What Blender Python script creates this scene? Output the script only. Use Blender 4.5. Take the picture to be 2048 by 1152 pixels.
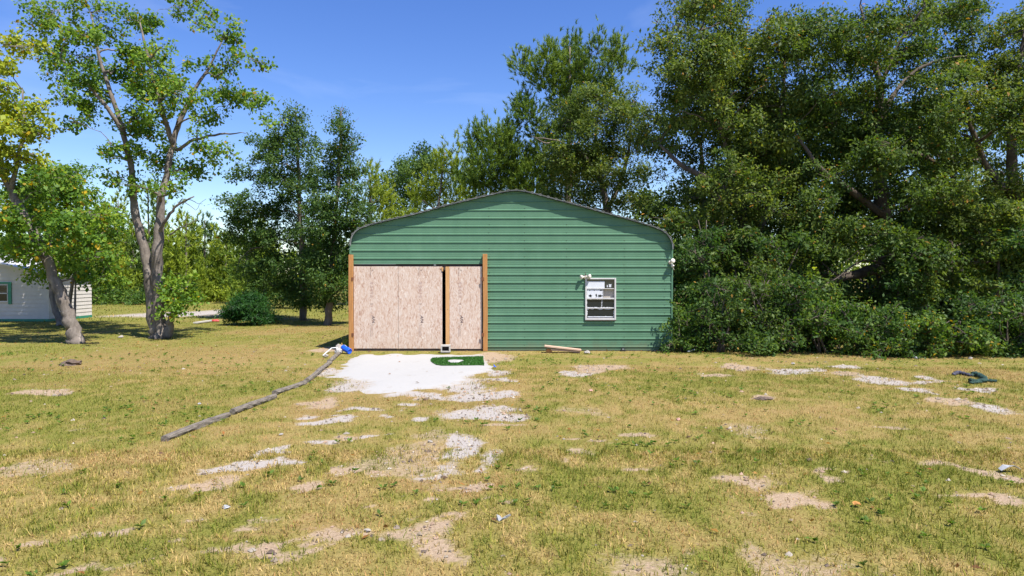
import bpy, bmesh, math
import numpy as np
from mathutils import Vector, Matrix

for o in list(bpy.data.objects):
    bpy.data.objects.remove(o, do_unlink=True)
scene = bpy.context.scene
COL = scene.collection
R = math.radians

# ------------------------------------------------------------------ camera
CAM_Y, CAM_Z, FPX, PITCH = -19.44, 2.19, 1365.3, R(1.175)
cam_d = bpy.data.cameras.new('camera')
cam_d.sensor_width = 36.0
cam_d.lens = 24.0
cam_d.clip_end = 2000
cam_d.clip_start = 0.05
cam = bpy.data.objects.new('camera', cam_d)
cam.location = (0, CAM_Y, CAM_Z)
cam.rotation_euler = (R(90) - PITCH, 0, 0)
COL.objects.link(cam)
scene.camera = cam

# ------------------------------------------------------------------ sky and sun
SUN_DIR = Vector((-0.43, 0.40, -1.0)).normalized()      # direction the light travels
sun_el = math.asin(-SUN_DIR.z)
to_sun = -SUN_DIR
world = bpy.data.worlds.new('World')
scene.world = world
world.use_nodes = True
wn, wl = world.node_tree.nodes, world.node_tree.links
wn.clear()
sky = wn.new('ShaderNodeTexSky')
sky.sky_type = 'NISHITA'
sky.sun_disc = False
sky.sun_elevation = sun_el
sky.sun_rotation = math.atan2(to_sun.x, to_sun.y)
sky.altitude = 0
sky.air_density = 1.0
sky.dust_density = 0.3
sky.ozone_density = 3.0
wtc = wn.new('ShaderNodeTexCoord')
wmp = wn.new('ShaderNodeMapping')
wmp.inputs['Scale'].default_value = (1.6, 1.6, 6.0)
wmp.inputs['Rotation'].default_value = (0.12, 0.05, 0.3)
wno = wn.new('ShaderNodeTexNoise')
wno.inputs['Scale'].default_value = 2.2
wno.inputs['Detail'].default_value = 6
wno.inputs['Roughness'].default_value = 0.55
wno.inputs['Distortion'].default_value = 0.6
wrm = wn.new('ShaderNodeMapRange')
wrm.inputs['From Min'].default_value = 0.50
wrm.inputs['From Max'].default_value = 0.85
wrm.inputs['To Max'].default_value = 0.12
whs = wn.new('ShaderNodeHueSaturation')
whs.inputs['Hue'].default_value = 0.518
whs.inputs['Saturation'].default_value = 1.27
wmx = wn.new('ShaderNodeMix')
wmx.data_type = 'RGBA'
wmx.inputs[7].default_value = (7.0, 7.6, 8.6, 1)        # thin cirrus
wbg = wn.new('ShaderNodeBackground')
wbg.inputs['Strength'].default_value = 0.106
wout = wn.new('ShaderNodeOutputWorld')
wl.new(wtc.outputs['Generated'], wmp.inputs['Vector'])
wl.new(wmp.outputs['Vector'], wno.inputs['Vector'])
wl.new(wno.outputs['Fac'], wrm.inputs['Value'])
wl.new(sky.outputs['Color'], whs.inputs['Color'])
wl.new(whs.outputs['Color'], wmx.inputs[6])
wl.new(wrm.outputs['Result'], wmx.inputs[0])
wl.new(wmx.outputs[2], wbg.inputs['Color'])
wl.new(wbg.outputs['Background'], wout.inputs['Surface'])

sun_d = bpy.data.lights.new('sun', 'SUN')
sun_d.energy = 5.0
sun_d.angle = R(0.53)
sun_d.color = (1.0, 0.95, 0.87)
sun = bpy.data.objects.new('sun', sun_d)
sun.rotation_euler = SUN_DIR.to_track_quat('-Z', 'Y').to_euler()
sun.location = (20, -20, 40)
COL.objects.link(sun)

vs = scene.view_settings
vs.view_transform = 'Standard'
vs.look = 'None'
vs.exposure = 0.88
vs.gamma = 1.0
vs.use_curve_mapping = False
scene.render.engine = 'CYCLES'
scene.cycles.use_denoising = True
scene.cycles.max_bounces = 8
scene.cycles.transparent_max_bounces = 8

# ------------------------------------------------------------------ helpers
def ray(px, py):
    d = Vector(((px - 1024) / FPX, 1.0, -(py - 576) / FPX))
    c, s = math.cos(-PITCH), math.sin(-PITCH)
    return Vector((d.x, d.y * c - d.z * s, d.y * s + d.z * c))

def P(px, py, Y):
    d = ray(px, py)
    t = (Y - CAM_Y) / d.y
    return Vector((d.x * t, Y, CAM_Z + d.z * t))

def G(px, py, z=0.0):
    d = ray(px, py)
    t = (z - CAM_Z) / d.z
    return Vector((d.x * t, CAM_Y + d.y * t, z))

def ppm(Y):
    return FPX / (Y - CAM_Y)

def tag(o, label=None, cat=None, group=None, kind=None):
    if label: o['label'] = label
    if cat: o['category'] = cat
    if group: o['group'] = group
    if kind: o['kind'] = kind
    return o

def empty(name, loc=(0, 0, 0), rz=0):
    o = bpy.data.objects.new(name, None)
    o.empty_display_size = 0.1
    o.location = loc
    o.rotation_euler.z = rz
    COL.objects.link(o)
    return o

def link(name, me, mat=None, parent=None, loc=None, rot=None):
    if mat is not None and not me.materials:
        me.materials.append(mat)
    o = bpy.data.objects.new(name, me)
    COL.objects.link(o)
    if loc is not None: o.location = loc
    if rot is not None: o.rotation_euler = rot
    if parent is not None:
        o.parent = parent
    return o

def np_mesh(name, V, F, tint=None, attrs=None, smooth=False):
    V = np.asarray(V, np.float32)
    F = np.asarray(F, np.int32)
    n, k = F.shape
    me = bpy.data.meshes.new(name)
    me.vertices.add(len(V))
    me.vertices.foreach_set('co', V.ravel())
    me.loops.add(n * k)
    me.loops.foreach_set('vertex_index', F.ravel())
    me.polygons.add(n)
    me.polygons.foreach_set('loop_start', np.arange(0, n * k, k, dtype=np.int32))
    if smooth:
        me.polygons.foreach_set('use_smooth', np.ones(n, dtype=bool))
    if tint is not None:
        a = me.attributes.new('tint', 'FLOAT_COLOR', 'POINT')
        c = np.ones((len(V), 4), np.float32)
        c[:, :3] = tint
        a.data.foreach_set('color', c.ravel())
    for nm, arr in (attrs or {}).items():
        a = me.attributes.new(nm, 'FLOAT', 'POINT')
        a.data.foreach_set('value', np.asarray(arr, np.float32))
    me.update(calc_edges=True)
    return me

def bm_mesh(name, bm, smooth=False, auto=None):
    bmesh.ops.recalc_face_normals(bm, faces=bm.faces[:])
    me = bpy.data.meshes.new(name)
    bm.to_mesh(me)
    bm.free()
    if smooth:
        me.polygons.foreach_set('use_smooth', np.ones(len(me.polygons), dtype=bool))
    return me

def box(bm, x0, x1, y0, y1, z0, z1, mtx=None, bevel=0.0):
    m = Matrix.Translation(((x0 + x1) / 2, (y0 + y1) / 2, (z0 + z1) / 2)) @ Matrix.Diagonal((abs(x1 - x0), abs(y1 - y0), abs(z1 - z0), 1))
    if mtx is not None: m = mtx @ m
    r = bmesh.ops.create_cube(bm, size=1.0, matrix=m)
    if bevel > 0:
        es = list({e for v in r['verts'] for e in v.link_edges})
        bmesh.ops.bevel(bm, geom=es, offset=bevel, segments=1, affect='EDGES', profile=0.7)
    return r

def boxes(name, lst, mat, parent=None, bevel=0.0):
    bm = bmesh.new()
    for b in lst:
        box(bm, *b, bevel=bevel)
    return link(name, bm_mesh(name, bm), mat, parent)

def tube_np(pts, rad, sides=6, cap=True):
    """tapered tube along a polyline; returns V, F (quads)"""
    pts = np.asarray(pts, float)
    rad = np.asarray(rad, float)
    n = len(pts)
    T = np.gradient(pts, axis=0)
    T /= np.linalg.norm(T, axis=1)[:, None] + 1e-9
    ref = np.array([0.0, 0, 1]) if abs(T[:, 2]).mean() < 0.8 else np.array([0.0, 1.0, 0])
    A = np.cross(T, ref)
    A /= np.linalg.norm(A, axis=1)[:, None] + 1e-9
    B = np.cross(T, A)
    th = np.linspace(0, 2 * np.pi, sides, endpoint=False)
    V = pts[:, None, :] + rad[:, None, None] * (np.cos(th)[None, :, None] * A[:, None, :] + np.sin(th)[None, :, None] * B[:, None, :])
    V = V.reshape(-1, 3)
    i = np.arange(n - 1)[:, None] * sides
    j = np.arange(sides)[None, :]
    jn = (j + 1) % sides
    F = np.stack([i + j, i + jn, i + sides + jn, i + sides + j], axis=-1).reshape(-1, 4)
    if cap:
        e = np.concatenate([pts[:1], pts[-1:]])
        b = len(V)
        V = np.concatenate([V, e])
        jj = np.arange(sides)
        c0 = np.stack([jj, np.full(sides, b), np.full(sides, b), (jj + 1) % sides], 1)
        # degenerate quads are avoided by making end fans from pairs of sides
        if sides % 2 == 0:
            k = np.arange(0, sides, 2)
            c0 = np.stack([np.full(len(k), b), (k + 2) % sides, (k + 1) % sides, k], 1)
            o = (n - 1) * sides
            c1 = np.stack([np.full(len(k), b + 1), o + k, o + (k + 1) % sides, o + (k + 2) % sides], 1)
            F = np.concatenate([F, c0, c1])
    return V, F

class Soup:
    def __init__(s):
        s.V, s.F, s.T, s.n = [], [], [], 0
    def add(s, V, F, tint=None):
        s.V.append(np.asarray(V, np.float32)); s.F.append(np.asarray(F) + s.n); s.n += len(V)
        if tint is not None: s.T.append(np.broadcast_to(np.asarray(tint, np.float32), (len(V), 3)))
    def mesh(s, name, smooth=False):
        return np_mesh(name, np.concatenate(s.V), np.concatenate(s.F), np.concatenate(s.T) if s.T else None, smooth=smooth)

def hashgrid(ix, iy, seed):
    h = (ix * 374761393 + iy * 668265263 + seed * 1442695041) & 0xffffffff
    h = ((h ^ (h >> 13)) * 1274126177) & 0xffffffff
    return ((h ^ (h >> 16)) & 0xffff) / 65535.0

def vnoise(x, y, seed=0):
    x = np.asarray(x, float); y = np.asarray(y, float)
    ix = np.floor(x).astype(np.int64); iy = np.floor(y).astype(np.int64)
    fx = x - ix; fy = y - iy
    fx = fx * fx * (3 - 2 * fx); fy = fy * fy * (3 - 2 * fy)
    a = hashgrid(ix, iy, seed); b = hashgrid(ix + 1, iy, seed)
    c = hashgrid(ix, iy + 1, seed); d = hashgrid(ix + 1, iy + 1, seed)
    return (a * (1 - fx) + b * fx) * (1 - fy) + (c * (1 - fx) + d * fx) * fy

def fbm(x, y, seed=0, octs=4):
    t, a, s = 0, 0.5, 0
    for i in range(octs):
        t = t + a * vnoise(x, y, seed + i * 17); s += a
        x = x * 2.03 + 5.1; y = y * 2.03 + 3.7; a *= 0.5
    return t / s

def sstep(a, b, x):
    t = np.clip((x - a) / (b - a), 0, 1)
    return t * t * (3 - 2 * t)

# ------------------------------------------------------------------ materials
def mat_new(name):
    m = bpy.data.materials.new(name)
    m.use_nodes = True
    nt = m.node_tree
    return m, nt.nodes, nt.links, nt.nodes['Principled BSDF']

def plain(name, col, rough=0.6, metal=0.0, var=0.12, scale=8.0, bump=0.15, bscale=60.0, stretch=(1, 1, 1), spec=0.4, col2=None):
    m, n, l, b = mat_new(name)
    tc = n.new('ShaderNodeTexCoord'); mp = n.new('ShaderNodeMapping')
    mp.inputs['Scale'].default_value = stretch
    l.new(tc.outputs['Object'], mp.inputs['Vector'])
    no = n.new('ShaderNodeTexNoise'); no.inputs['Scale'].default_value = scale; no.inputs['Detail'].default_value = 6
    no.inputs['Roughness'].default_value = 0.65
    l.new(mp.outputs['Vector'], no.inputs['Vector'])
    cr = n.new('ShaderNodeValToRGB')
    c2 = col2 or tuple(min(1, c * (1 + var * 1.6)) for c in col)
    cr.color_ramp.elements[0].position = 0.3; cr.color_ramp.elements[1].position = 0.72
    cr.color_ramp.elements[0].color = (*[c * (1 - var) for c in col], 1) if not col2 else (*col, 1)
    cr.color_ramp.elements[1].color = (*c2, 1)
    l.new(no.outputs['Fac'], cr.inputs['Fac']); l.new(cr.outputs['Color'], b.inputs['Base Color'])
    b.inputs['Roughness'].default_value = rough; b.inputs['Metallic'].default_value = metal
    b.inputs['Specular IOR Level'].default_value = spec
    if bump > 0:
        n2 = n.new('ShaderNodeTexNoise'); n2.inputs['Scale'].default_value = bscale; n2.inputs['Detail'].default_value = 5
        l.new(mp.outputs['Vector'], n2.inputs['Vector'])
        bp = n.new('ShaderNodeBump'); bp.inputs['Strength'].default_value = bump; bp.inputs['Distance'].default_value = 0.02
        l.new(n2.outputs['Fac'], bp.inputs['Height']); l.new(bp.outputs['Normal'], b.inputs['Normal'])
    return m

def leaf_mat(name, trans=0.42, rough=0.55, spec=0.22, tmul=(1.5, 1.45, 0.6)):
    m, n, l, b = mat_new(name)
    at = n.new('ShaderNodeAttribute'); at.attribute_name = 'tint'
    l.new(at.outputs['Color'], b.inputs['Base Color'])
    b.inputs['Roughness'].default_value = rough
    b.inputs['Specular IOR Level'].default_value = spec
    tr = n.new('ShaderNodeBsdfTranslucent')
    mu = n.new('ShaderNodeMix'); mu.data_type = 'RGBA'; mu.blend_type = 'MULTIPLY'; mu.inputs[0].default_value = 1.0
    mu.inputs[7].default_value = (*tmul, 1)
    l.new(at.outputs['Color'], mu.inputs[6]); l.new(mu.outputs[2], tr.inputs['Color'])
    ms = n.new('ShaderNodeMixShader'); ms.inputs[0].default_value = trans
    out = n['Material Output']
    l.new(b.outputs[0], ms.inputs[1]); l.new(tr.outputs[0], ms.inputs[2]); l.new(ms.outputs[0], out.inputs['Surface'])
    return m

M = {}
M['leaf'] = leaf_mat('leaf')
M['needle'] = leaf_mat('needle', 0.25, 0.6, 0.2, (1.3, 1.3, 0.7))
M['grass'] = leaf_mat('grass_blade', 0.28, 0.7, 0.15, (1.2, 1.15, 0.7))
M['turf'] = leaf_mat('plastic_turf', 0.1, 0.45, 0.4, (1, 1, 1))
M['grit'] = leaf_mat('grit', 0.0, 0.95, 0.1)
M['bark'] = plain('bark', (0.07, 0.054, 0.042), 0.9, var=0.5, scale=5, bump=0.8, bscale=22, stretch=(1, 1, 0.3), col2=(0.22, 0.185, 0.15))
M['bark_pale'] = plain('bark_pale', (0.072, 0.057, 0.047), 0.9, var=0.5, scale=6, bump=0.8, bscale=24, stretch=(1, 1, 0.4), col2=(0.25, 0.215, 0.185))
M['bark_dark'] = plain('bark_dark', (0.05, 0.038, 0.03), 0.95, var=0.5, scale=5, bump=0.8, bscale=20, stretch=(1, 1, 0.3), col2=(0.15, 0.12, 0.095))
M['green_steel'] = plain('green_painted_steel', (0.086, 0.184, 0.114), 0.45, var=0.05, scale=1.6, bump=0.02, bscale=4, col2=(0.108, 0.216, 0.138), spec=0.12)
def add_grime(m):
    # rain-splashed soil on the lowest band and faint run marks
    n, l = m.node_tree.nodes, m.node_tree.links
    b = n['Principled BSDF']; src = b.inputs['Base Color'].links[0].from_socket
    tc = n.new('ShaderNodeTexCoord'); sx = n.new('ShaderNodeSeparateXYZ'); l.new(tc.outputs['Object'], sx.inputs[0])
    no = n.new('ShaderNodeTexNoise'); no.inputs['Scale'].default_value = 3.5; no.inputs['Detail'].default_value = 7; no.inputs['Roughness'].default_value = 0.7
    l.new(tc.outputs['Object'], no.inputs['Vector'])
    k = n.new('ShaderNodeMath'); k.operation = 'MULTIPLY_ADD'; k.inputs[1].default_value = -0.9; k.inputs[2].default_value = 0.62; l.new(no.outputs['Fac'], k.inputs[0])
    ad = n.new('ShaderNodeMath'); ad.operation = 'ADD'; l.new(k.outputs[0], ad.inputs[0]); l.new(sx.outputs['Z'], ad.inputs[1])
    mr = n.new('ShaderNodeMapRange'); mr.inputs['From Min'].default_value = 0.48; mr.inputs['From Max'].default_value = 0.18; mr.inputs['To Max'].default_value = 0.5
    l.new(ad.outputs[0], mr.inputs['Value'])
    mx = n.new('ShaderNodeMix'); mx.data_type = 'RGBA'; mx.inputs[7].default_value = (0.13, 0.12, 0.075, 1)
    l.new(mr.outputs['Result'], mx.inputs[0]); l.new(src, mx.inputs[6])
    mp = n.new('ShaderNodeMapping'); mp.inputs['Scale'].default_value = (3.0, 1, 0.25); l.new(tc.outputs['Object'], mp.inputs['Vector'])
    n2 = n.new('ShaderNodeTexNoise'); n2.inputs['Scale'].default_value = 2.0; n2.inputs['Detail'].default_value = 5; l.new(mp.outputs['Vector'], n2.inputs['Vector'])
    m2 = n.new('ShaderNodeMapRange'); m2.inputs['From Min'].default_value = 0.35; m2.inputs['From Max'].default_value = 0.7; m2.inputs['To Min'].default_value = 0.965; m2.inputs['To Max'].default_value = 1.02
    l.new(n2.outputs['Fac'], m2.inputs['Value'])
    mu = n.new('ShaderNodeMix'); mu.data_type = 'RGBA'; mu.blend_type = 'MULTIPLY'; mu.inputs[0].default_value = 1.0
    l.new(mx.outputs[2], mu.inputs[6]); l.new(m2.outputs['Result'], mu.inputs[7]); l.new(mu.outputs[2], b.inputs['Base Color'])
add_grime(M['green_steel'])
M['roof_steel'] = plain('weathered_galvanised_steel', (0.10, 0.105, 0.095), 0.6, metal=0.0, var=0.2, scale=6, bump=0.05, col2=(0.19, 0.19, 0.175))
M['trim_steel'] = plain('pale_edge_trim', (0.20, 0.215, 0.21), 0.5, var=0.15, scale=5, bump=0.03)
M['lumber'] = plain('treated_lumber', (0.33, 0.145, 0.040), 0.75, var=0.3, scale=6, bump=0.25, bscale=40, stretch=(5, 5, 0.5), col2=(0.46, 0.225, 0.075))
M['stud'] = plain('raw_stud', (0.45, 0.24, 0.09), 0.75, var=0.3, scale=6, bump=0.2, bscale=40, stretch=(5, 5, 0.5), col2=(0.58, 0.34, 0.15))
M['board_pink'] = plain('sawn_board', (0.46, 0.29, 0.20), 0.8, var=0.3, scale=7, bump=0.25, stretch=(0.6, 6, 6), col2=(0.60, 0.42, 0.32))
M['timber_grey'] = plain('weathered_timber', (0.07, 0.057, 0.045), 0.92, var=0.4, scale=7, bump=0.8, bscale=30, stretch=(0.7, 4, 4), col2=(0.27, 0.235, 0.195))
M['dark'] = plain('black_rubber', (0.015, 0.015, 0.016), 0.6, var=0.3, scale=12, bump=0.2, bscale=40)
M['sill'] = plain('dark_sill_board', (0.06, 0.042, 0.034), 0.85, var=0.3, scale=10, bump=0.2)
M['white_paint'] = plain('white_paint', (0.52, 0.51, 0.50), 0.5, var=0.06, scale=6, bump=0.05)
M['white_film_glint'] = plain('peeling_film_and_glint', (0.56, 0.58, 0.62), 0.7, var=0.05, scale=10, bump=0.1)
M['fixture'] = plain('aged_white_plastic', (0.62, 0.57, 0.50), 0.5, var=0.12, scale=30, bump=0.1)
M['blue'] = plain('blue_plastic', (0.01, 0.09, 0.62), 0.35, var=0.15, scale=20, bump=0.05, spec=0.5)
M['concrete'] = plain('concrete_block', (0.40, 0.38, 0.35), 0.95, var=0.15, scale=20, bump=0.5, bscale=90)
M['rock'] = plain('pale_stone', (0.28, 0.255, 0.225), 0.9, var=0.25, scale=15, bump=0.6, bscale=30)
M['rock_pink'] = plain('pinkish_brick_rubble', (0.42, 0.24, 0.20), 0.9, var=0.25, scale=15, bump=0.6, bscale=30)
M['paper'] = plain('white_litter', (0.30, 0.31, 0.32), 0.6, var=0.06, scale=15, bump=0.2)
M['cloth'] = plain('dark_green_cloth', (0.008, 0.026, 0.022), 0.85, var=0.4, scale=14, bump=0.5, bscale=60, col2=(0.02, 0.07, 0.055))
M['cloth_violet'] = plain('faded_violet_cloth', (0.05, 0.05, 0.075), 0.85, var=0.3, scale=14, bump=0.4, bscale=60)
M['orange'] = plain('dry_orange_leaf', (0.34, 0.16, 0.04), 0.8, var=0.3, scale=25, bump=0.2)
M['mound'] = plain('dark_soil', (0.06, 0.045, 0.035), 0.95, var=0.5, scale=18, bump=0.8, bscale=40, col2=(0.17, 0.12, 0.09))
M['house_siding'] = plain('cream_lap_siding', (0.50, 0.465, 0.42), 0.6, var=0.06, scale=3, bump=0.03)
M['house_roof'] = plain('pale_metal_roof', (0.52, 0.52, 0.52), 0.5, var=0.1, scale=4, bump=0.05)
M['green_trim'] = plain('green_trim_paint', (0.03, 0.20, 0.12), 0.5, var=0.12, scale=10, bump=0.05)
M['interior'] = plain('interior_board', (0.45, 0.40, 0.33), 0.8, var=0.1, scale=4, bump=0.05)
M['print'] = plain('ink_print', (0.10, 0.07, 0.07), 0.8, var=0.3, scale=60, bump=0)
M['print_faint'] = plain('faded_ink', (0.33, 0.22, 0.19), 0.8, var=0.3, scale=60, bump=0)
M['hinge'] = plain('rusty_hinge', (0.20, 0.08, 0.035), 0.7, metal=0.3, var=0.3, scale=40, bump=0.2)
M['pvc'] = plain('pale_pvc_pipe', (0.60, 0.62, 0.62), 0.4, var=0.08, scale=10, bump=0.02)
M['red'] = plain('red_plastic_scrap', (0.45, 0.05, 0.05), 0.5, var=0.2, scale=15, bump=0.1)

def glass_mat():
    m, n, l, b = mat_new('window_glass')
    b.inputs['Base Color'].default_value = (0.012, 0.017, 0.022, 1)
    b.inputs['Roughness'].default_value = 0.06
    b.inputs['Specular IOR Level'].default_value = 0.6
    tc = n.new('ShaderNodeTexCoord'); no = n.new('ShaderNodeTexNoise'); no.inputs['Scale'].default_value = 3.0
    l.new(tc.outputs['Object'], no.inputs['Vector'])
    bp = n.new('ShaderNodeBump'); bp.inputs['Strength'].default_value = 0.12; bp.inputs['Distance'].default_value = 0.02
    l.new(no.outputs['Fac'], bp.inputs['Height']); l.new(bp.outputs['Normal'], b.inputs['Normal'])
    return m
M['glass'] = glass_mat()

def osb_mat():
    m, n, l, b = mat_new('oriented_strand_board')
    tc = n.new('ShaderNodeTexCoord')
    def flakes(rot, sx, sz, seed):
        mp = n.new('ShaderNodeMapping')
        mp.inputs['Rotation'].default_value = (0, rot, 0)
        mp.inputs['Scale'].default_value = (sx, 1, sz)
        mp.inputs['Location'].default_value = (seed, 0, seed * 1.7)
        ns = n.new('ShaderNodeTexNoise'); ns.inputs['Scale'].default_value = 4.0; ns.inputs['Detail'].default_value = 2
        mxv = n.new('ShaderNodeMix'); mxv.data_type = 'RGBA'; mxv.inputs[0].default_value = 0.16
        l.new(tc.outputs['Object'], ns.inputs['Vector'])
        l.new(tc.outputs['Object'], mxv.inputs[6]); l.new(ns.outputs['Color'], mxv.inputs[7])
        l.new(mxv.outputs[2], mp.inputs['Vector'])
        vo = n.new('ShaderNodeTexVoronoi'); vo.inputs['Scale'].default_value = 1.0
        l.new(mp.outputs['Vector'], vo.inputs['Vector'])
        sp = n.new('ShaderNodeSeparateColor'); l.new(vo.outputs['Color'], sp.inputs['Color'])
        return sp.outputs['Red'], vo.outputs['Distance']
    a, da = flakes(0.45, 55, 15, 1.3)
    c, dc = flakes(-0.5, 60, 16, 7.7)
    e, de = flakes(0.05, 48, 11, 3.1)
    nz = n.new('ShaderNodeTexNoise'); nz.inputs['Scale'].default_value = 14; nz.inputs['Detail'].default_value = 3
    l.new(tc.outputs['Object'], nz.inputs['Vector'])
    def mix(f, x, y):
        k = n.new('ShaderNodeMix'); k.data_type = 'FLOAT'
        if isinstance(f, float): k.inputs[0].default_value = f
        else: l.new(f, k.inputs[0])
        l.new(x, k.inputs[2]); l.new(y, k.inputs[3]); return k.outputs[0]
    st = n.new('ShaderNodeMapRange'); st.inputs['From Min'].default_value = 0.44; st.inputs['From Max'].default_value = 0.56
    l.new(nz.outputs['Fac'], st.inputs['Value'])
    v = mix(0.40, mix(st.outputs['Result'], a, c), e)
    n2 = n.new('ShaderNodeTexNoise'); n2.inputs['Scale'].default_value = 2.2; n2.inputs['Detail'].default_value = 3
    l.new(tc.outputs['Object'], n2.inputs['Vector'])
    v = mix(0.28, v, n2.outputs['Fac'])
    cr = n.new('ShaderNodeValToRGB')
    el = cr.color_ramp.elements
    el[0].position = 0.12; el[0].color = (0.30, 0.165, 0.115, 1)
    el[1].position = 0.92; el[1].color = (0.71, 0.61, 0.52, 1)
    for p, col in ((0.32, (0.47, 0.33, 0.25)), (0.55, (0.545, 0.425, 0.345)), (0.75, (0.575, 0.48, 0.41))):
        x = el.new(p); x.color = (*col, 1)
    l.new(v, cr.inputs['Fac']); l.new(cr.outputs['Color'], b.inputs['Base Color'])
    b.inputs['Roughness'].default_value = 0.75
    bp = n.new('ShaderNodeBump'); bp.inputs['Strength'].default_value = 0.25; bp.inputs['Distance'].default_value = 0.01
    l.new(v, bp.inputs['Height']); l.new(bp.outputs['Normal'], b.inputs['Normal'])
    return m
M['osb'] = osb_mat()

def ground_mat():
    m, n, l, b = mat_new('lawn_soil')
    tc = n.new('ShaderNodeTexCoord')
    def attr(nm):
        a = n.new('ShaderNodeAttribute'); a.attribute_name = nm; return a.outputs['Fac']
    def noise(s, d=6, r=0.65):
        x = n.new('ShaderNodeTexNoise'); x.inputs['Scale'].default_value = s; x.inputs['Detail'].default_value = d
        x.inputs['Roughness'].default_value = r
        l.new(tc.outputs['Object'], x.inputs['Vector']); return x.outputs['Fac']
    def ramp(f, c0, c1, p0=0.3, p1=0.7):
        x = n.new('ShaderNodeValToRGB'); e = x.color_ramp.elements
        e[0].position = p0; e[1].position = p1; e[0].color = (*c0, 1); e[1].color = (*c1, 1)
        l.new(f, x.inputs['Fac']); return x.outputs['Color']
    def mixc(f, x, y):
        k = n.new('ShaderNodeMix'); k.data_type = 'RGBA'
        l.new(f, k.inputs[0]); l.new(x, k.inputs[6]); l.new(y, k.inputs[7]); return k.outputs[2]
    def edge(a, nz, amt=0.5):
        # breaks the edge of a patch with noise
        s = n.new('ShaderNodeMath'); s.operation = 'SUBTRACT'; s.inputs[1].default_value = 0.5; l.new(nz, s.inputs[0])
        k = n.new('ShaderNodeMath'); k.operation = 'MULTIPLY_ADD'; k.inputs[1].default_value = amt
        l.new(s.outputs[0], k.inputs[0]); l.new(a, k.inputs[2])
        r_ = n.new('ShaderNodeMapRange'); r_.inputs['From Min'].default_value = 0.30; r_.inputs['From Max'].default_value = 0.80
        l.new(k.outputs[0], r_.inputs['Value']); return r_.outputs['Result']
    fine = noise(45); mid = noise(16, 8, 0.78); big = noise(1.6)
    dry = ramp(fine, (0.165, 0.120, 0.042), (0.345, 0.260, 0.100))
    grn = ramp(fine, (0.100, 0.100, 0.020), (0.215, 0.208, 0.046))
    base = mixc(attr('green'), dry, grn)
    straw = ramp(fine, (0.165, 0.098, 0.042), (0.330, 0.205, 0.096))
    base = mixc(edge(attr('straw'), mid, 0.7), base, straw)
    tan = ramp(fine, (0.225, 0.160, 0.102), (0.410, 0.312, 0.218))
    base = mixc(edge(attr('bare'), mid, 1.7), base, tan)
    white = ramp(fine, (0.262, 0.232, 0.205), (0.405, 0.372, 0.345))
    base = mixc(edge(attr('white'), mid, 1.5), base, white)
    l.new(base, b.inputs['Base Color'])
    b.inputs['Roughness'].default_value = 0.95
    b.inputs['Specular IOR Level'].default_value = 0.1
    bp = n.new('ShaderNodeBump'); bp.inputs['Strength'].default_value = 0.6; bp.inputs['Distance'].default_value = 0.025
    l.new(noise(38, 8, 0.7), bp.inputs['Height']); l.new(bp.outputs['Normal'], b.inputs['Normal'])
    return m
M['ground'] = ground_mat()

def pad_mat():
    m, n, l, b = mat_new('white_concrete_wash')
    tc = n.new('ShaderNodeTexCoord'); mp = n.new('ShaderNodeMapping'); mp.inputs['Scale'].default_value = (1, 0.6, 1)
    l.new(tc.outputs['Object'], mp.inputs['Vector'])
    no = n.new('ShaderNodeTexNoise'); no.inputs['Scale'].default_value = 2.5; no.inputs['Detail'].default_value = 8; no.inputs['Roughness'].default_value = 0.7
    l.new(mp.outputs['Vector'], no.inputs['Vector'])
    cr = n.new('ShaderNodeValToRGB'); e = cr.color_ramp.elements
    e[0].position = 0.25; e[0].color = (0.27, 0.24, 0.21, 1); e[1].position = 0.42; e[1].color = (0.342, 0.334, 0.320, 1)
    l.new(no.outputs['Fac'], cr.inputs['Fac'])
    at = n.new('ShaderNodeAttribute'); at.attribute_name = 'edge'
    n3 = n.new('ShaderNodeTexNoise'); n3.inputs['Scale'].default_value = 7; n3.inputs['Detail'].default_value = 7
    l.new(tc.outputs['Object'], n3.inputs['Vector'])
    ad = n.new('ShaderNodeMath'); ad.operation = 'MULTIPLY_ADD'; ad.inputs[1].default_value = 0.9
    l.new(n3.outputs['Fac'], ad.inputs[0]); l.new(at.outputs['Fac'], ad.inputs[2])
    rg = n.new('ShaderNodeMapRange'); rg.inputs['From Min'].default_value = 0.92; rg.inputs['From Max'].default_value = 1.2
    l.new(ad.outputs[0], rg.inputs['Value'])
    mx = n.new('ShaderNodeMix'); mx.data_type = 'RGBA'; mx.inputs[7].default_value = (0.31, 0.265, 0.215, 1)
    l.new(rg.outputs['Result'], mx.inputs[0]); l.new(cr.outputs['Color'], mx.inputs[6])
    l.new(mx.outputs[2], b.inputs['Base Color'])
    b.inputs['Roughness'].default_value = 0.9
    bp = n.new('ShaderNodeBump'); bp.inputs['Strength'].default_value = 0.25; bp.inputs['Distance'].default_value = 0.03
    n2 = n.new('ShaderNodeTexNoise'); n2.inputs['Scale'].default_value = 9; n2.inputs['Detail'].default_value = 8
    l.new(tc.outputs['Object'], n2.inputs['Vector'])
    l.new(n2.outputs['Fac'], bp.inputs['Height']); l.new(bp.outputs['Normal'], b.inputs['Normal'])
    return m
M['pad'] = pad_mat()

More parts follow.
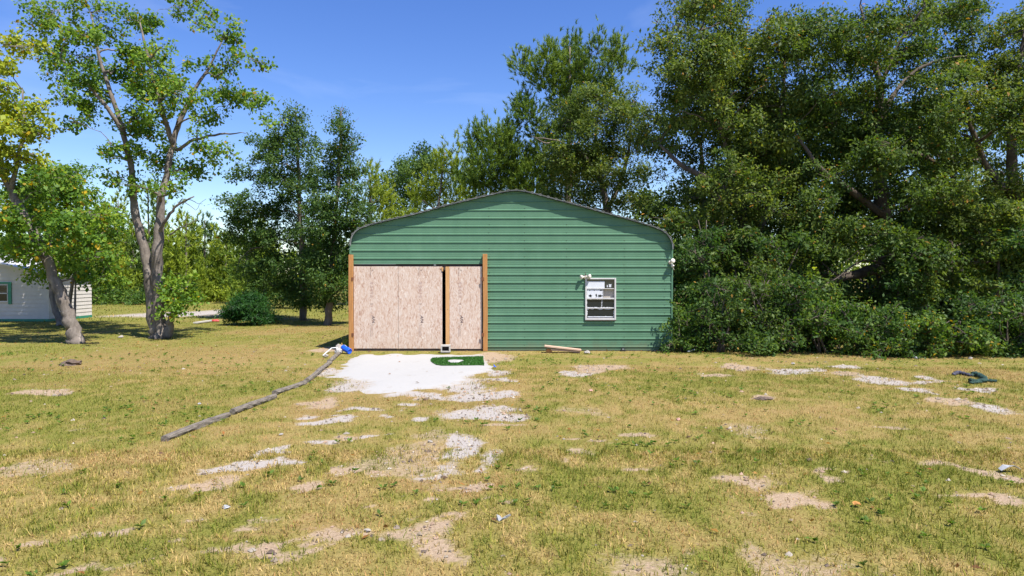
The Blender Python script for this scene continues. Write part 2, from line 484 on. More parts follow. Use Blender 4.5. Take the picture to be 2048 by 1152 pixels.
# ------------------------------------------------------------------ ground: fields shared by the sheet and the grass
# (image x, image y, half width, half height, kind) read off the photograph and turned into places on the ground
PATCHES = [
 (820,800,200,26,'s'),(1250,735,200,12,'s'),(900,960,120,30,'s'),(560,1090,160,26,'s'),(1560,985,110,22,'s'),(700,778,60,10,'w'),(930,775,60,8,'w'),(655,747,30,8,'w'),(990,740,34,6,'w'),(840,795,70,6,'w'),(505,935,72,17,'w'),(580,928,45,9,'w'),(560,900,28,9,'w'),(640,885,36,9,'w'),(600,848,38,7,'w'),(660,843,28,6,'w'),(590,832,26,6,'w'),
 (650,805,38,12,'t'),(710,823,38,6,'w'),(965,820,72,11,'w'),(955,790,60,7,'w'),(850,832,20,5,'w'),(905,898,46,22,'w'),(985,915,40,17,'w'),
 (862,930,24,7,'w'),(705,940,38,12,'t'),(765,945,46,9,'t'),(420,975,52,10,'t'),(600,985,50,8,'t'),(350,1025,30,8,'t'),(510,1050,34,13,'t'),
 (255,1035,22,10,'t'),(160,1050,28,12,'t'),(285,1080,36,9,'t'),(610,1112,50,18,'t'),(905,1115,52,26,'t'),(800,1105,80,13,'t'),(430,1140,55,10,'t'),
 (80,1130,60,18,'t'),(1275,862,44,7,'t'),(1175,915,24,8,'t'),(1270,935,28,6,'t'),(1485,950,46,14,'t'),(1580,985,46,18,'t'),(1540,995,40,10,'t'),
 (1900,920,74,9,'t'),(1985,935,56,13,'t'),(1965,988,86,13,'t'),(2040,1000,40,22,'t'),(1590,740,50,6,'w'),(1480,733,50,5,'t'),(1690,750,46,4,'t'),
 (1765,760,46,7,'w'),(1850,780,36,6,'w'),(1900,800,56,7,'t'),(2005,820,36,17,'w'),(1960,775,40,5,'w'),(1200,735,60,8,'t'),(1150,745,40,5,'w'),
 (1340,740,64,9,'s'),(1430,752,40,4,'t'),(80,785,60,6,'t'),(1000,712,34,9,'t'),(1000,755,36,5,'w'),(930,960,26,8,'t'),(960,982,24,7,'t'),
 (900,1040,30,12,'t'),(860,1000,26,10,'t'),(690,1040,28,9,'t'),(340,629,130,4,'w'),(440,623,60,4,'w'),(640,700,34,4,'t'),(1700,735,44,4,'w'),
 (1060,805,40,8,'s'),(1000,845,40,5,'t'),(760,830,30,5,'w'),(815,815,24,4,'w'),(745,860,18,5,'w'),(690,870,26,6,'t'),(1960,745,90,12,'s'),
 (2040,760,40,14,'s'),(1850,758,44,4,'w'),(1540,795,30,4,'t'),(1810,860,24,5,'t'),(900,1070,30,8,'t'),(1005,1000,26,10,'t'),(1060,940,34,6,'t'),
 (330,720,300,36,'s'),(110,730,120,18,'s'),(620,657,110,9,'s'),(520,665,80,7,'s'),(430,740,60,10,'s'),(1700,716,380,6,'s'),(1250,712,100,4,'s'),
 (1350,712,60,5,'s'),(870,1095,70,22,'t'),(700,1100,40,12,'t'),(1490,965,30,12,'t'),(690,965,50,8,'s'),(960,800,90,20,'s'),(640,820,90,30,'s'),
 (820,765,150,18,'w'),(1180,880,40,4,'t'),(1640,940,30,5,'t'),(1750,905,24,5,'t'),(30,1095,60,14,'t'),(200,1135,60,12,'t'),(540,1145,70,12,'t'),
]
def fields(x, y):
    """bare sand, white sand, dead straw and green turf at ground points"""
    x = np.asarray(x, float); y = np.asarray(y, float)
    wx = x + 0.9 * (fbm(x * 1.3, y * 0.9, 5) - 0.5) + 0.35 * (fbm(x * 5, y * 4, 9) - 0.5)
    wy = y + 1.6 * (fbm(x * 1.1, y * 0.9, 23) - 0.5) + 0.45 * (fbm(x * 5, y * 4, 31) - 0.5)
    rough_ = fbm(x * 4.5, y * 3.2, 57, 4)
    bare = np.zeros_like(x); white = np.zeros_like(x); straw = np.zeros_like(x)
    for (px, py, hx, hy, k) in PATCHES:
        c = G(px, py); a = G(px, py - hy); b_ = G(px, py + hy)
        rx = hx / FPX * (c.y - CAM_Y); ry = max(0.06, (a.y - b_.y) / 2); cy = (a.y + b_.y) / 2
        d = ((wx - c.x) / rx) ** 2 + ((wy - cy) / ry) ** 2
        v = (1 - sstep(0.0, 1.75, d)) * (0.48 + 1.2 * rough_)
        if k == 's':
            straw = np.maximum(straw, 0.50 * np.minimum(v, 1))
        else:
            bare = np.maximum(bare, v)
            if k == 'w': white = np.maximum(white, v)
    near = sstep(-3, -13, y)
    n1 = fbm(x * 0.9 + 3, y * 0.7, 41, 5)
    bare = np.maximum(bare, sstep(0.62, 0.74, n1) * (0.25 + 0.40 * near) * sstep(8, 4, x + 0 * y))
    straw = np.maximum(straw, sstep(0.55, 0.72, fbm(x * 0.9 + 9, y * 0.8, 77, 5)) * 0.40)
    green = 0.52 + 1.35 * (fbm(x * 0.42, y * 0.36, 61, 4) - 0.5) + 1.9 * (fbm(x * 4.2, y * 3.6, 63, 3) - 0.5)
    green = green + 0.38 * sstep(-3.5, -7, x) * sstep(-14, -9, y)
    # lusher strips seen in the photograph
    for (px, py, hx, hy, v0) in ((1850,945,170,20,.7),(1200,985,160,40,.35),(1500,800,300,50,.25),(250,810,260,35,.35),(560,600,400,22,.4),(1400,720,300,12,.3),(300,650,300,22,.3)):
        c = G(px, py); a = G(px, py - hy); b_ = G(px, py + hy)
        rx = hx / FPX * (c.y - CAM_Y); ry = (a.y - b_.y) / 2; cy = (a.y + b_.y) / 2
        green = green + v0 * np.exp(-(((x - c.x) / rx) ** 2 + ((y - cy) / ry) ** 2))
    bare = np.minimum(bare, 1); white = np.minimum(white, 1)
    green = np.clip(green, 0, 1) * (1 - 0.6 * straw)
    return bare, white, straw, green

def axis(lo, hi, step, far_lo, far_hi, grow=1.18):
    a = list(np.arange(lo, hi + step / 2, step))
    s, v = step, hi
    while v < far_hi:
        s *= grow; v += s; a.append(v)
    s, v = step, lo
    pre = []
    while v > far_lo:
        s *= grow; v -= s; pre.append(v)
    return np.array(pre[::-1] + a)

def ground_z(x, y):
    z = 0.05 * (fbm(x * 0.35, y * 0.35, 3, 3) - 0.5) + 0.018 * (fbm(x * 2.0, y * 2.0, 13, 3) - 0.5)
    return z - 0.012

def gheight(x, y):
    x = np.asarray(x, float); y = np.asarray(y, float)
    fl_ = np.exp(-np.clip(np.maximum(np.abs(x) - 4.7, np.maximum(-y - 0.3, y - 9)), 0, None) * 3)
    return ground_z(x, y) * (1 - fl_) - 0.004 * fl_
gx = axis(-14, 14, 0.11, -420, 420)
gy = axis(-16.2, 3, 0.11, -60, 700)
XX, YY = np.meshgrid(gx, gy)
fb, fw, fs, fg = fields(XX.ravel(), YY.ravel())
ZZ = gheight(XX.ravel(), YY.ravel()) - 0.008 * fb
V = np.stack([XX.ravel(), YY.ravel(), ZZ], 1)
nx, ny = len(gx), len(gy)
I, J = np.meshgrid(np.arange(nx - 1), np.arange(ny - 1))
q = (J * nx + I).ravel()
F = np.stack([q, q + 1, q + nx + 1, q + nx], 1)
ground = link('ground', np_mesh('ground', V, F, attrs={'bare': fb, 'white': fw, 'straw': fs, 'green': fg}, smooth=True), M['ground'])
tag(ground, kind='structure', label='dry patchy lawn with bare sand showing through', cat='ground')

# the poured white pad in front of the doors
pad_px = [(702,706),(690,717),(668,733),(650,748),(640,756),(672,757),(705,766),(722,770),(706,783),(722,792),(752,796),(790,795),(826,789),(852,779),
          (868,783),(884,784),(908,777),(935,767),(958,752),(985,743),(1004,736),(1000,730),(982,724),(974,715),(972,706)]
pts = [G(*p) for p in pad_px]
poly = []
rng = np.random.default_rng(3)
for a, b in zip(pts, pts[1:] + pts[:1]):
    k = max(1, int((b - a).length / 0.10))
    for i in range(k):
        poly.append(a.lerp(b, i / k))
pa = np.array([[p.x, p.y] for p in poly])
wall_edge = pa[:, 1] > -0.45
nz1 = fbm(pa[:, 0] * 5, pa[:, 1] * 4, 7, 3) - 0.5
nz2 = fbm(pa[:, 0] * 5 + 40, pa[:, 1] * 4, 8, 3) - 0.5
pa[:, 0] += np.where(wall_edge, 0, nz1 * 0.35); pa[:, 1] += np.where(wall_edge, 0, nz2 * 0.7)
pa[:, 1] = np.minimum(pa[:, 1], -0.02)
from mathutils.geometry import delaunay_2d_cdt
def poly_inside(PL, x, y):
    ins = np.zeros(len(x), bool); j = len(PL) - 1
    for i in range(len(PL)):
        xi, yi = PL[i]; xj, yj = PL[j]
        ins ^= ((yi > y) != (yj > y)) & (x < (xj - xi) * (y - yi) / (yj - yi + 1e-12) + xi); j = i
    return ins
qx, qy = np.meshgrid(np.arange(-5.2, 0.4, 0.09), np.arange(-6.2, 0.0, 0.09))
qx = qx.ravel() + rng.uniform(-.02, .02, qx.size); qy = qy.ravel() + rng.uniform(-.02, .02, qy.size)
def dist_out(x, y):
    return np.sqrt(np.min((x[:, None] - pa[None, :, 0]) ** 2 + (y[:, None] - pa[None, :, 1]) ** 2, axis=1))
kk = poly_inside(pa, qx, qy)
qx, qy = qx[kk], qy[kk]
kk = dist_out(qx, qy) > 0.05
inner_ = [(float(a_), float(b_)) for a_, b_ in zip(qx[kk], qy[kk])]
outer_ = [(float(a_), float(b_)) for a_, b_ in pa]
n0 = len(outer_)
cv, ce, cf, *_r = delaunay_2d_cdt([Vector(p) for p in outer_ + inner_], [(i, (i + 1) % n0) for i in range(n0)], [], 1, 1e-5)
vx = np.array([v.x for v in cv]); vy = np.array([v.y for v in cv])
dd = dist_out(vx, vy)
vz = gheight(vx, vy) - 0.010 + 0.034 * sstep(0, 0.5, dd) + 0.008 * (fbm(vx * 2.5, vy * 2.5, 2) - 0.5)
edges_at = 0.75 * (1 - sstep(0.0, 0.7, dd)) * sstep(-0.15, -0.6, vy)
me = bpy.data.meshes.new('pad')
me.from_pydata([(float(a_), float(b_), float(c_)) for a_, b_, c_ in zip(vx, vy, vz)], [], [tuple(f) for f in cf])
at = me.attributes.new('edge', 'FLOAT', 'POINT'); at.data.foreach_set('value', edges_at.astype(np.float32))
me.polygons.foreach_set('use_smooth', np.ones(len(me.polygons), dtype=bool))
pad = link('pavement_pad', me, M['pad'])
tag(pad, kind='structure', label='bright white poured pad in front of the board doors', cat='pavement')
PAD = pa
def in_pad(x, y):
    ins = np.zeros(len(x), bool)
    j = len(PAD) - 1
    for i in range(len(PAD)):
        xi, yi = PAD[i]; xj, yj = PAD[j]
        c = ((yi > y) != (yj > y)) & (x < (xj - xi) * (y - yi) / (yj - yi + 1e-12) + xi)
        ins ^= c; j = i
    return ins

# ------------------------------------------------------------------ green metal building
WX0, WX1 = -4.615, 4.565
bld = empty('metal_building', (0, 0, 0))
tag(bld, 'green corrugated metal building with pale board doors and one white window', 'building')
# roof line at the gable front (read off the photograph, metres)
prof_px = [(699,491),(699.5,481),(703,470.5),(709,462),(718,455.5),(739,448),(775,439),(825,427.5),(891,409.5),(957,393.3),(1000,383.5),(1016,380.2),(1033,379),(1050,381),
           (1066,384.6),(1099,393.6),(1198,420.5),(1264,438.5),(1303,450.5),(1322,457.5),(1334,465),(1342,475),(1346.5,486),(1347.5,498)]
prof = [P(px, py, -0.15) for px, py in prof_px]
prof = np.array([(p.x, p.z) for p in prof])
seg = np.linalg.norm(np.diff(prof, axis=0), axis=1)
arc = np.concatenate([[0], np.cumsum(seg)])
def prof_at(s):
    return np.stack([np.interp(s, arc, prof[:, 0]), np.interp(s, arc, prof[:, 1])], -1)
# wall limits under the roof
def wall_x(z):
    zs = prof[:, 1] - 0.035
    k = int(np.argmax(zs))
    if z >= zs[k]: return None
    xl = np.interp(z, zs[:k + 1], prof[:k + 1, 0]) if z > zs[0] else WX0
    xr = np.interp(z, zs[k:][::-1], prof[k:, 0][::-1]) if z > zs[-1] else WX1
    return max(xl, WX0), min(xr, WX1)
RIB, SHEET = 0.2286, 0.9144
DOOR = (-4.50, -0.835, -1.0, 2.475)
WIN = (2.095, 2.945, 0.895, 2.065)
# levels of one rib period: (offset above rib centre, depth proud of the sheet)
LEV = [(-0.022, 0.0), (-0.014, 0.019), (0.006, 0.019), (0.022, 0.0), (0.064, 0.0), (0.068, 0.002), (0.076, 0.002), (0.081, 0.0), (0.124, 0.0), (0.128, 0.002), (0.136, 0.002), (0.141, 0.0)]
z0 = 0.02
top = prof[:, 1].max()
levels = []
k = 0
while True:
    c = z0 + 0.10 + k * RIB
    if c - 0.05 > top: break
    for dz, dp in LEV:
        levels.append((c + dz, dp))
    k += 1
levels = [(z, d) for z, d in levels if z > z0 + 0.01]
levels = [(z0, 0.0)] + levels
def depth_at(z):
    return float(np.interp(z, [a for a, _ in levels], [b for _, b in levels]))
cuts = [DOOR[3], WIN[2], WIN[3]]
zs_all = sorted(set([z for z, _ in levels] + cuts + [z0 + i * SHEET + 0.05 for i in range(1, 6)]))
def intervals(z):
    w = wall_x(z)
    if w is None: return []
    iv = [w]
    for (a, b, lo, hi) in (DOOR, WIN):
        if lo <= z <= hi:
            out = []
            for (s, e) in iv:
                if b <= s or a >= e: out.append((s, e)); continue
                if a > s: out.append((s, a))
                if b < e: out.append((b, e))
            iv = out
    return iv
rows_ = []
for za, zb in zip(zs_all, zs_all[1:]):
    if zb > top - 0.037 or zb - za < 1e-5: continue
    zm = (za + zb) / 2
    wa, wb, wm = wall_x(za), wall_x(zb), wall_x(zm)
    if wb is None: continue
    si = int((zm - z0 - 0.05) // SHEET) if zm > z0 + 0.05 else 0
    lap_ = 0.0012 * si
    for (s_, e_) in intervals(zm):
        sa, sb = (wa[0], wb[0]) if abs(s_ - wm[0]) < 1e-6 else (s_, s_)
        ea, eb = (wa[1], wb[1]) if abs(e_ - wm[1]) < 1e-6 else (e_, e_)
        rows_.append([si, za, zb, s_, e_, [(sa, -depth_at(za) - lap_, za), (ea, -depth_at(za) - lap_, za), (eb, -depth_at(zb) - lap_, zb), (sb, -depth_at(zb) - lap_, zb)]])
# each sheet is a panel of its own; the openings cut some sheets into separate pieces
gid = list(range(len(rows_)))
def root_of(i):
    while gid[i] != i: i = gid[i]
    return i
for i, ra in enumerate(rows_):
    for j in range(i + 1, min(i + 8, len(rows_))):
        rb = rows_[j]
        if ra[0] == rb[0] and abs(ra[2] - rb[1]) < 1e-6 and ra[3] < rb[4] and rb[3] < ra[4]:
            gid[root_of(j)] = root_of(i)
pieces = {}
for i, ra in enumerate(rows_): pieces.setdefault(root_of(i), []).append(ra[5])
for quads in pieces.values():
    vv, ff = [], []
    for q_ in quads:
        ff.append(tuple(range(len(vv), len(vv) + 4))); vv += q_
    me = bpy.data.meshes.new('siding_panel')
    me.from_pydata(vv, [], ff)
    link('siding_panel', me, M['green_steel'], bld)
# screws along the framing lines, all of one kind and very small
s = Soup()
rng = np.random.default_rng(11)
cube_v = np.array([(-1, -1, -1), (1, -1, -1), (1, 1, -1), (-1, 1, -1), (-1, -1, 1), (1, -1, 1), (1, 1, 1), (-1, 1, 1)], float)
cube_f = np.array([(0, 1, 5, 4), (1, 2, 6, 5), (2, 3, 7, 6), (3, 0, 4, 7), (4, 5, 6, 7), (3, 2, 1, 0)])
for xs in (0.36, 1.55, 3.2, 4.35, -0.65):
    for kk in range(0, 18):
        z = z0 + 0.10 + kk * RIB + 0.05
        w = wall_x(z)
        if w is None or not (w[0] + .1 < xs < w[1] - .1): continue
        if any(a - .03 < xs < b + .03 and lo - .03 < z < hi + .03 for a, b, lo, hi in (DOOR, WIN)): continue
        s.add(cube_v * np.array([0.007, 0.004, 0.007]) + np.array([xs + rng.normal(0, .006), -0.009, z]), cube_f)
o = link('screw', s.mesh('screw'), M['sill'], bld); o['kind'] = 'stuff'
# other walls, floor and framing
BD = 9.0
def plain_wall(name, vv, ff, mat):
    me = bpy.data.meshes.new(name); me.from_pydata(vv, [], ff); return link(name, me, mat, bld)
bk = [(x, BD, max(0, z - 0.03)) for x, z in prof]
bk = [(WX0, BD, 0)] + [(min(max(x, WX0), WX1), y, z) for x, y, z in bk] + [(WX1, BD, 0)]
plain_wall('back_wall', bk, [tuple(range(len(bk)))], M['green_steel'])
for xw, ze in ((WX0, prof[0, 1] + 0.12), (WX1, prof[-1, 1] + 0.12)):
    vv, ff = [], []
    for i, (z, d) in enumerate([(zz, dd) for zz, dd in levels if zz < ze]):
        sx = -1 if xw < 0 else 1
        vv += [(xw + sx * d * 0.5, 0.006, z), (xw + sx * d * 0.5, BD - 0.006, z)]
        if i: ff.append((2 * i - 2, 2 * i - 1, 2 * i + 1, 2 * i))
    plain_wall('side_wall', vv, ff, M['green_steel'])
boxes('inner_lining', [(WX0 + 0.12, WX1 - 0.12, 3.2, 3.25, 0.03, 3.0)], M['sill'], bld)
boxes('floor_slab', [(WX0 + .02, WX1 - .02, 0.03, BD - .02, -0.05, 0.012)], M['concrete'], bld)
boxes('corner_trim', [(WX0 - .004, WX0 + .05, -.028, .03, 2.75, 3.02)], M['green_steel'], bld)
boxes('corner_trim', [(WX1 - .03, WX1 + .012, -.027, .035, 0.02, 2.95)], M['green_steel'], bld)
# roof: ribs run front to back and show as bumps along the front edge; one part per sheet
roof = empty('roof', (0, 0, 0)); roof.parent = bld
L = arc[-1]
ss = []
nrib = int(round(L / RIB))
rp = L / nrib
for i in range(nrib):
    c = (i + 0.5) * rp
    ss += [(c - rp / 2 + 1e-4, 0), (c - 0.045, 0.0), (c - 0.022, 0.022), (c + 0.022, 0.022), (c + 0.045, 0)]
ss.append((L, 0))
ss = np.array(ss)
pp = prof_at(ss[:, 0])
tt = prof_at(np.minimum(ss[:, 0] + 0.03, L)) - prof_at(np.maximum(ss[:, 0] - 0.03, 0))
tt /= np.linalg.norm(tt, axis=1)[:, None]
nn = np.stack([-tt[:, 1], tt[:, 0]], 1)
outer = pp + nn * ss[:, 1:2]
inner = pp - nn * (0.012 - ss[:, 1:2] * 0.6)
per = 5 * 4
YF, YB = -0.15, BD + 0.15
for a in range(0, len(ss) - 1, per):
    b = min(a + per, len(ss) - 1)
    if len(ss) - 1 - b < 6: b = len(ss) - 1
    vv, ff = [], []
    jit = 0.004 * ((a // per) % 2)
    for i in range(a, b + 1):
        vv += [(outer[i, 0], YF - jit, outer[i, 1]), (outer[i, 0], YB, outer[i, 1]), (inner[i, 0], YF - jit, inner[i, 1]), (inner[i, 0], YB, inner[i, 1])]
    for i in range(b - a):
        p_, n_ = 4 * i, 4 * i + 4
        ff += [(p_, n_, n_ + 1, p_ + 1), (p_ + 2, p_ + 3, n_ + 3, n_ + 2), (p_, p_ + 2, n_ + 2, n_), (p_ + 1, n_ + 1, n_ + 3, p_ + 3)]
    m_ = 4 * (b - a)
    ff += [(0, 1, 3, 2), (m_, m_ + 2, m_ + 3, m_ + 1)]
    me = bpy.data.meshes.new('roof_panel'); me.from_pydata(vv, [], ff)
    link('roof_panel', me, M['roof_steel'], roof)
    if b == len(ss) - 1: break
# thin edge trim under the front edge of the roof
tp = prof_at(np.linspace(0, L, 120))
tn = np.gradient(tp, axis=0); tn /= np.linalg.norm(tn, axis=1)[:, None]; tn = np.stack([-tn[:, 1], tn[:, 0]], 1)
o1, i1 = tp - tn * 0.013, tp - tn * 0.030
vv, ff = [], []
for i in range(120):
    vv += [(o1[i, 0], -0.143, o1[i, 1]), (i1[i, 0], -0.143, i1[i, 1]), (o1[i, 0], -0.10, o1[i, 1]), (i1[i, 0], -0.10, i1[i, 1])]
    if i:
        p_, n_ = 4 * i - 4, 4 * i
        ff += [(p_, p_ + 1, n_ + 1, n_), (p_ + 2, n_ + 2, n_ + 3, p_ + 3), (p_ + 1, p_ + 3, n_ + 3, n_ + 1), (p_, n_, n_ + 2, p_ + 2)]
me = bpy.data.meshes.new('edge_trim'); me.from_pydata(vv, [], ff)
link('edge_trim', me, M['trim_steel'], roof)

# door posts
def post(x0, x1, ztop, lean):
    bm = bmesh.new()
    box(bm, x0, x1, -0.125, -0.026, 0.0, ztop, bevel=0.006)
    bmesh.ops.subdivide_edges(bm, edges=[e for e in bm.edges if abs(e.verts[0].co.z - e.verts[1].co.z) > 1], cuts=8)
    for v in bm.verts:
        v.co.x += lean * v.co.z + 0.004 * math.sin(v.co.z * 2.3 + x0)
    return link('door_post', bm_mesh('door_post', bm), M['lumber'], bld)
p1 = post(-4.63, -4.507, 2.735, 0.0)
p2 = post(-0.822, -0.692, 2.755, -0.002)
for pst, hx in ((p1, -4.512), (p2, -0.822)):
    for hz in (0.47, 2.05):
        boxes('hinge', [(hx - 0.035, hx + 0.03, -0.134, -0.1255, hz - 0.045, hz + 0.045), (hx - 0.006, hx + 0.006, -0.142, -0.1345, hz - 0.05, hz + 0.05)], M['hinge'], pst)
# doors: left leaf of two sheets, right leaf of one with a raw stud showing
def text_mesh(body, size):
    cu = bpy.data.curves.new('text', 'FONT'); cu.body = body; cu.size = size; cu.shear = 0.25
    cu.extrude = 0.0; cu.offset = size * 0.02; cu.resolution_u = 2
    ob = bpy.data.objects.new('text', cu); COL.objects.link(ob)
    dg = bpy.context.evaluated_depsgraph_get()
    me = bpy.data.meshes.new_from_object(ob.evaluated_get(dg))
    bpy.data.objects.remove(ob, do_unlink=True)
    return me
APA = text_mesh('APA', 0.115)
def stamps(sheet, x, seed):
    """printed mill stamps running down one board"""
    rng = np.random.default_rng(seed)
    y = -0.0545
    t = link('print_mark', APA, M['print'], sheet, (x + 0.005, y, 1.01), (R(90), R(90), 0))
    def bars(lst, mat):
        vv, ff = [], []
        for (a, b, c, d) in lst:
            i = len(vv); vv += [(a, y, c), (b, y, c), (b, y, d), (a, y, d)]; ff.append((i, i + 1, i + 2, i + 3))
        me = bpy.data.meshes.new('print_mark'); me.from_pydata(vv, [], ff); link('print_mark', me, mat, sheet)['kind'] = 'stuff'
    dk = [(x - .045, x - .040, .40, .66), (x + .012, x + .016, .42, .70), (x - .05, x + .04, .735, .742), (x + .03, x + .04, .735, .775), (x - .05, x + .03, 1.33, 1.342), (x + .022, x + .03, 1.342, 1.36),
          (x - .045, x - .025, .785, .792), (x - .03, x - .024, 2.32, 2.41), (x - .028, x - .023, .085, .14)]
    for i in range(7):
        z = 2.34 - i * 0.035; dk.append((x - .045 + rng.uniform(-.006, .006), x - .028, z, z + 0.018))
    # little roof shaped mark near the top
    dk += [(x + .005, x + .045, 2.292, 2.300), (x + .018, x + .032, 2.30, 2.318), (x + .005, x + .012, 2.27, 2.292), (x + .038, x + .045, 2.27, 2.292)]
    bars(dk, M['print'])
    ft = []
    for i in range(16):
        z = 0.70 - i * 0.019; ft.append((x - .03, x - .03 + rng.uniform(.012, .034), z, z + .006))
    for blk in (1.52, 1.62, 1.70, 1.80, 1.9):
        for i in range(4):
            ft.append((x - .045 + i * .024, x - .032 + i * .024, blk, blk + rng.uniform(.03, .075)))
    for i in range(10):
        z = 1.28 - i * 0.03; ft.append((x - .04 + rng.uniform(0, .02), x + rng.uniform(-.02, .02), z, z + .008))
    bars(ft, M['print_faint'])
def sheet(parent, x0, x1, zb, zt, seed, tilt=0.0):
    bm = bmesh.new()
    box(bm, x0, x1, -0.053, -0.040, zb, zt)
    o = link('board_panel', bm_mesh('board_panel', bm), M['osb'], parent)
    return o
dl = empty('door'); dl.parent = bld
a1 = sheet(dl, -4.495, -3.234, 0.072, 2.408, 1)
a2 = sheet(dl, -3.226, -1.982, 0.070, 2.404, 2)
stamps(a1, -3.985, 1); stamps(a2, -2.605, 2)
boxes('door_stud', [(-4.49, -4.40, -0.039, -0.002, 0.05, 2.395), (-3.28, -3.19, -0.039, -0.002, 0.05, 2.395), (-2.075, -1.99, -0.039, -0.002, 0.05, 2.395)], M['stud'], dl)
boxes('seam_strip', [(-3.2325, -3.2275, -0.0445, -0.041, 0.05, 2.395)], M['cloth_violet'], dl)
boxes('latch', [(-2.03, -1.95, -0.066, -0.0535, 2.33, 2.37), (-1.995, -1.955, -0.0745, -0.0665, 2.27, 2.39)], M['stud'], dl)
boxes('bolt_hole', [(-2.035, -2.02, -0.056, -0.0535, 1.185, 1.20)], M['dark'], dl)
dr = empty('door'); dr.parent = bld
b1 = sheet(dr, -1.775, -0.852, 0.062, 2.402, 3)
stamps(b1, -1.475, 3)
boxes('door_stud', [(-1.885, -1.779, -0.058, -0.01, 0.06, 2.40)], M['stud'], dr)
boxes('bolt_hole', [(-1.83, -1.815, -0.0605, -0.0585, 1.18, 1.195)], M['dark'], dr)
boxes('door_sill', [(-4.50, -0.84, -0.036, 0.02, 0.0, 0.075)], M['sill'], bld)
boxes('header_beam', [(-4.50, -0.84, 0.03, 0.07, 2.30, 2.56)], M['sill'], bld)
boxes('drip_flashing', [(-4.48, -3.3, -0.035, -0.026, 2.466, 2.474)], M['trim_steel'], bld)
boxes('header_clip', [(-2.22, -2.16, -0.05, -0.012, 2.43, 2.46)], M['trim_steel'], bld)

# window: frame, two sashes, four rows of panes with peeling film and painted reflections on them
win = empty('window', (0, 0, 0)); win.parent = bld
wx0, wx1, wz0, wz1 = WIN
fr = 0.032
boxes('window_frame', [(wx0 - .012, wx0 + fr, -.05, .05, wz0 - .012, wz1 + .012), (wx1 - fr, wx1 + .012, -.05, .05, wz0 - .012, wz1 + .012),
      (wx0 + fr + .0005, wx1 - fr - .0005, -.048, .05, wz1 - .025, wz1 + .012), (wx0 + fr + .0005, wx1 - fr - .0005, -.052, .05, wz0 - .012, wz0 + .035)], M['white_paint'], win, bevel=0.004)
rows = [(1.785, 2.035), (1.515, 1.765), (1.235, 1.475), (0.955, 1.210)]
boxes('muntin_bar', [(wx0 + fr, wx1 - fr, -.034, .0, 1.766, 1.784)], M['white_paint'], win)
boxes('meeting_rail', [(wx0 + fr, wx1 - fr, -.043, .01, 1.476, 1.514)], M['white_paint'], win)
boxes('muntin_bar', [(wx0 + fr, wx1 - fr, -.034, .0, 1.211, 1.234)], M['white_paint'], win)
boxes('window_sill', [(wx0 - .02, wx1 + .02, -.065, -.0525, wz0 - .035, wz0 - .0135)], M['sill'], win)
def film_glint(parent, x0, x1, z0_, z1_, inset, seed, solid=False, y=-0.0135):
    """sheet of peeling film with a ragged outline, also used for painted reflections; or a ragged rim left round the pane"""
    rng = np.random.default_rng(seed)
    n = 44
    per_ = []
    for (ax, az, bx_, bz) in ((x0, z0_, x1, z0_), (x1, z0_, x1, z1_), (x1, z1_, x0, z1_), (x0, z1_, x0, z0_)):
        for i in range(n // 4):
            t = i / (n // 4); per_.append((ax + (bx_ - ax) * t, az + (bz - az) * t))
    per_ = np.array(per_)
    c = per_.mean(0)
    if solid:
        rag = per_ + (c - per_) * rng.uniform(0, inset, (len(per_), 1))
        me = bpy.data.meshes.new('film_glint'); me.from_pydata([(a, y, b) for a, b in rag], [], [tuple(range(len(rag)))])
    else:
        d = c - per_
        half = np.array([(x1 - x0) / 2, (z1_ - z0_) / 2])
        amt = inset * rng.uniform(0.15, 1.6, (len(per_), 1)) ** 1.5
        inn = per_ + np.sign(d) * np.minimum(np.abs(d), amt * np.minimum(1, np.abs(d) / half * 1.6))
        m = len(per_)
        me = bpy.data.meshes.new('film_glint')
        me.from_pydata([(a, y, b) for a, b in per_] + [(a, y, b) for a, b in inn], [], [(i, (i + 1) % m, m + (i + 1) % m, m + i) for i in range(m)])
    return link('film_glint', me, M['white_film_glint'], parent)
gx0, gx1 = wx0 + fr + .001, wx1 - fr - .001
def pane(x0, x1, z0_, z1_, yy=-0.010):
    return boxes('pane', [(x0, x1, yy, yy + .004, z0_, z1_)], M['glass'], win)
splits = [0.66, 0.60, 0.55, None]
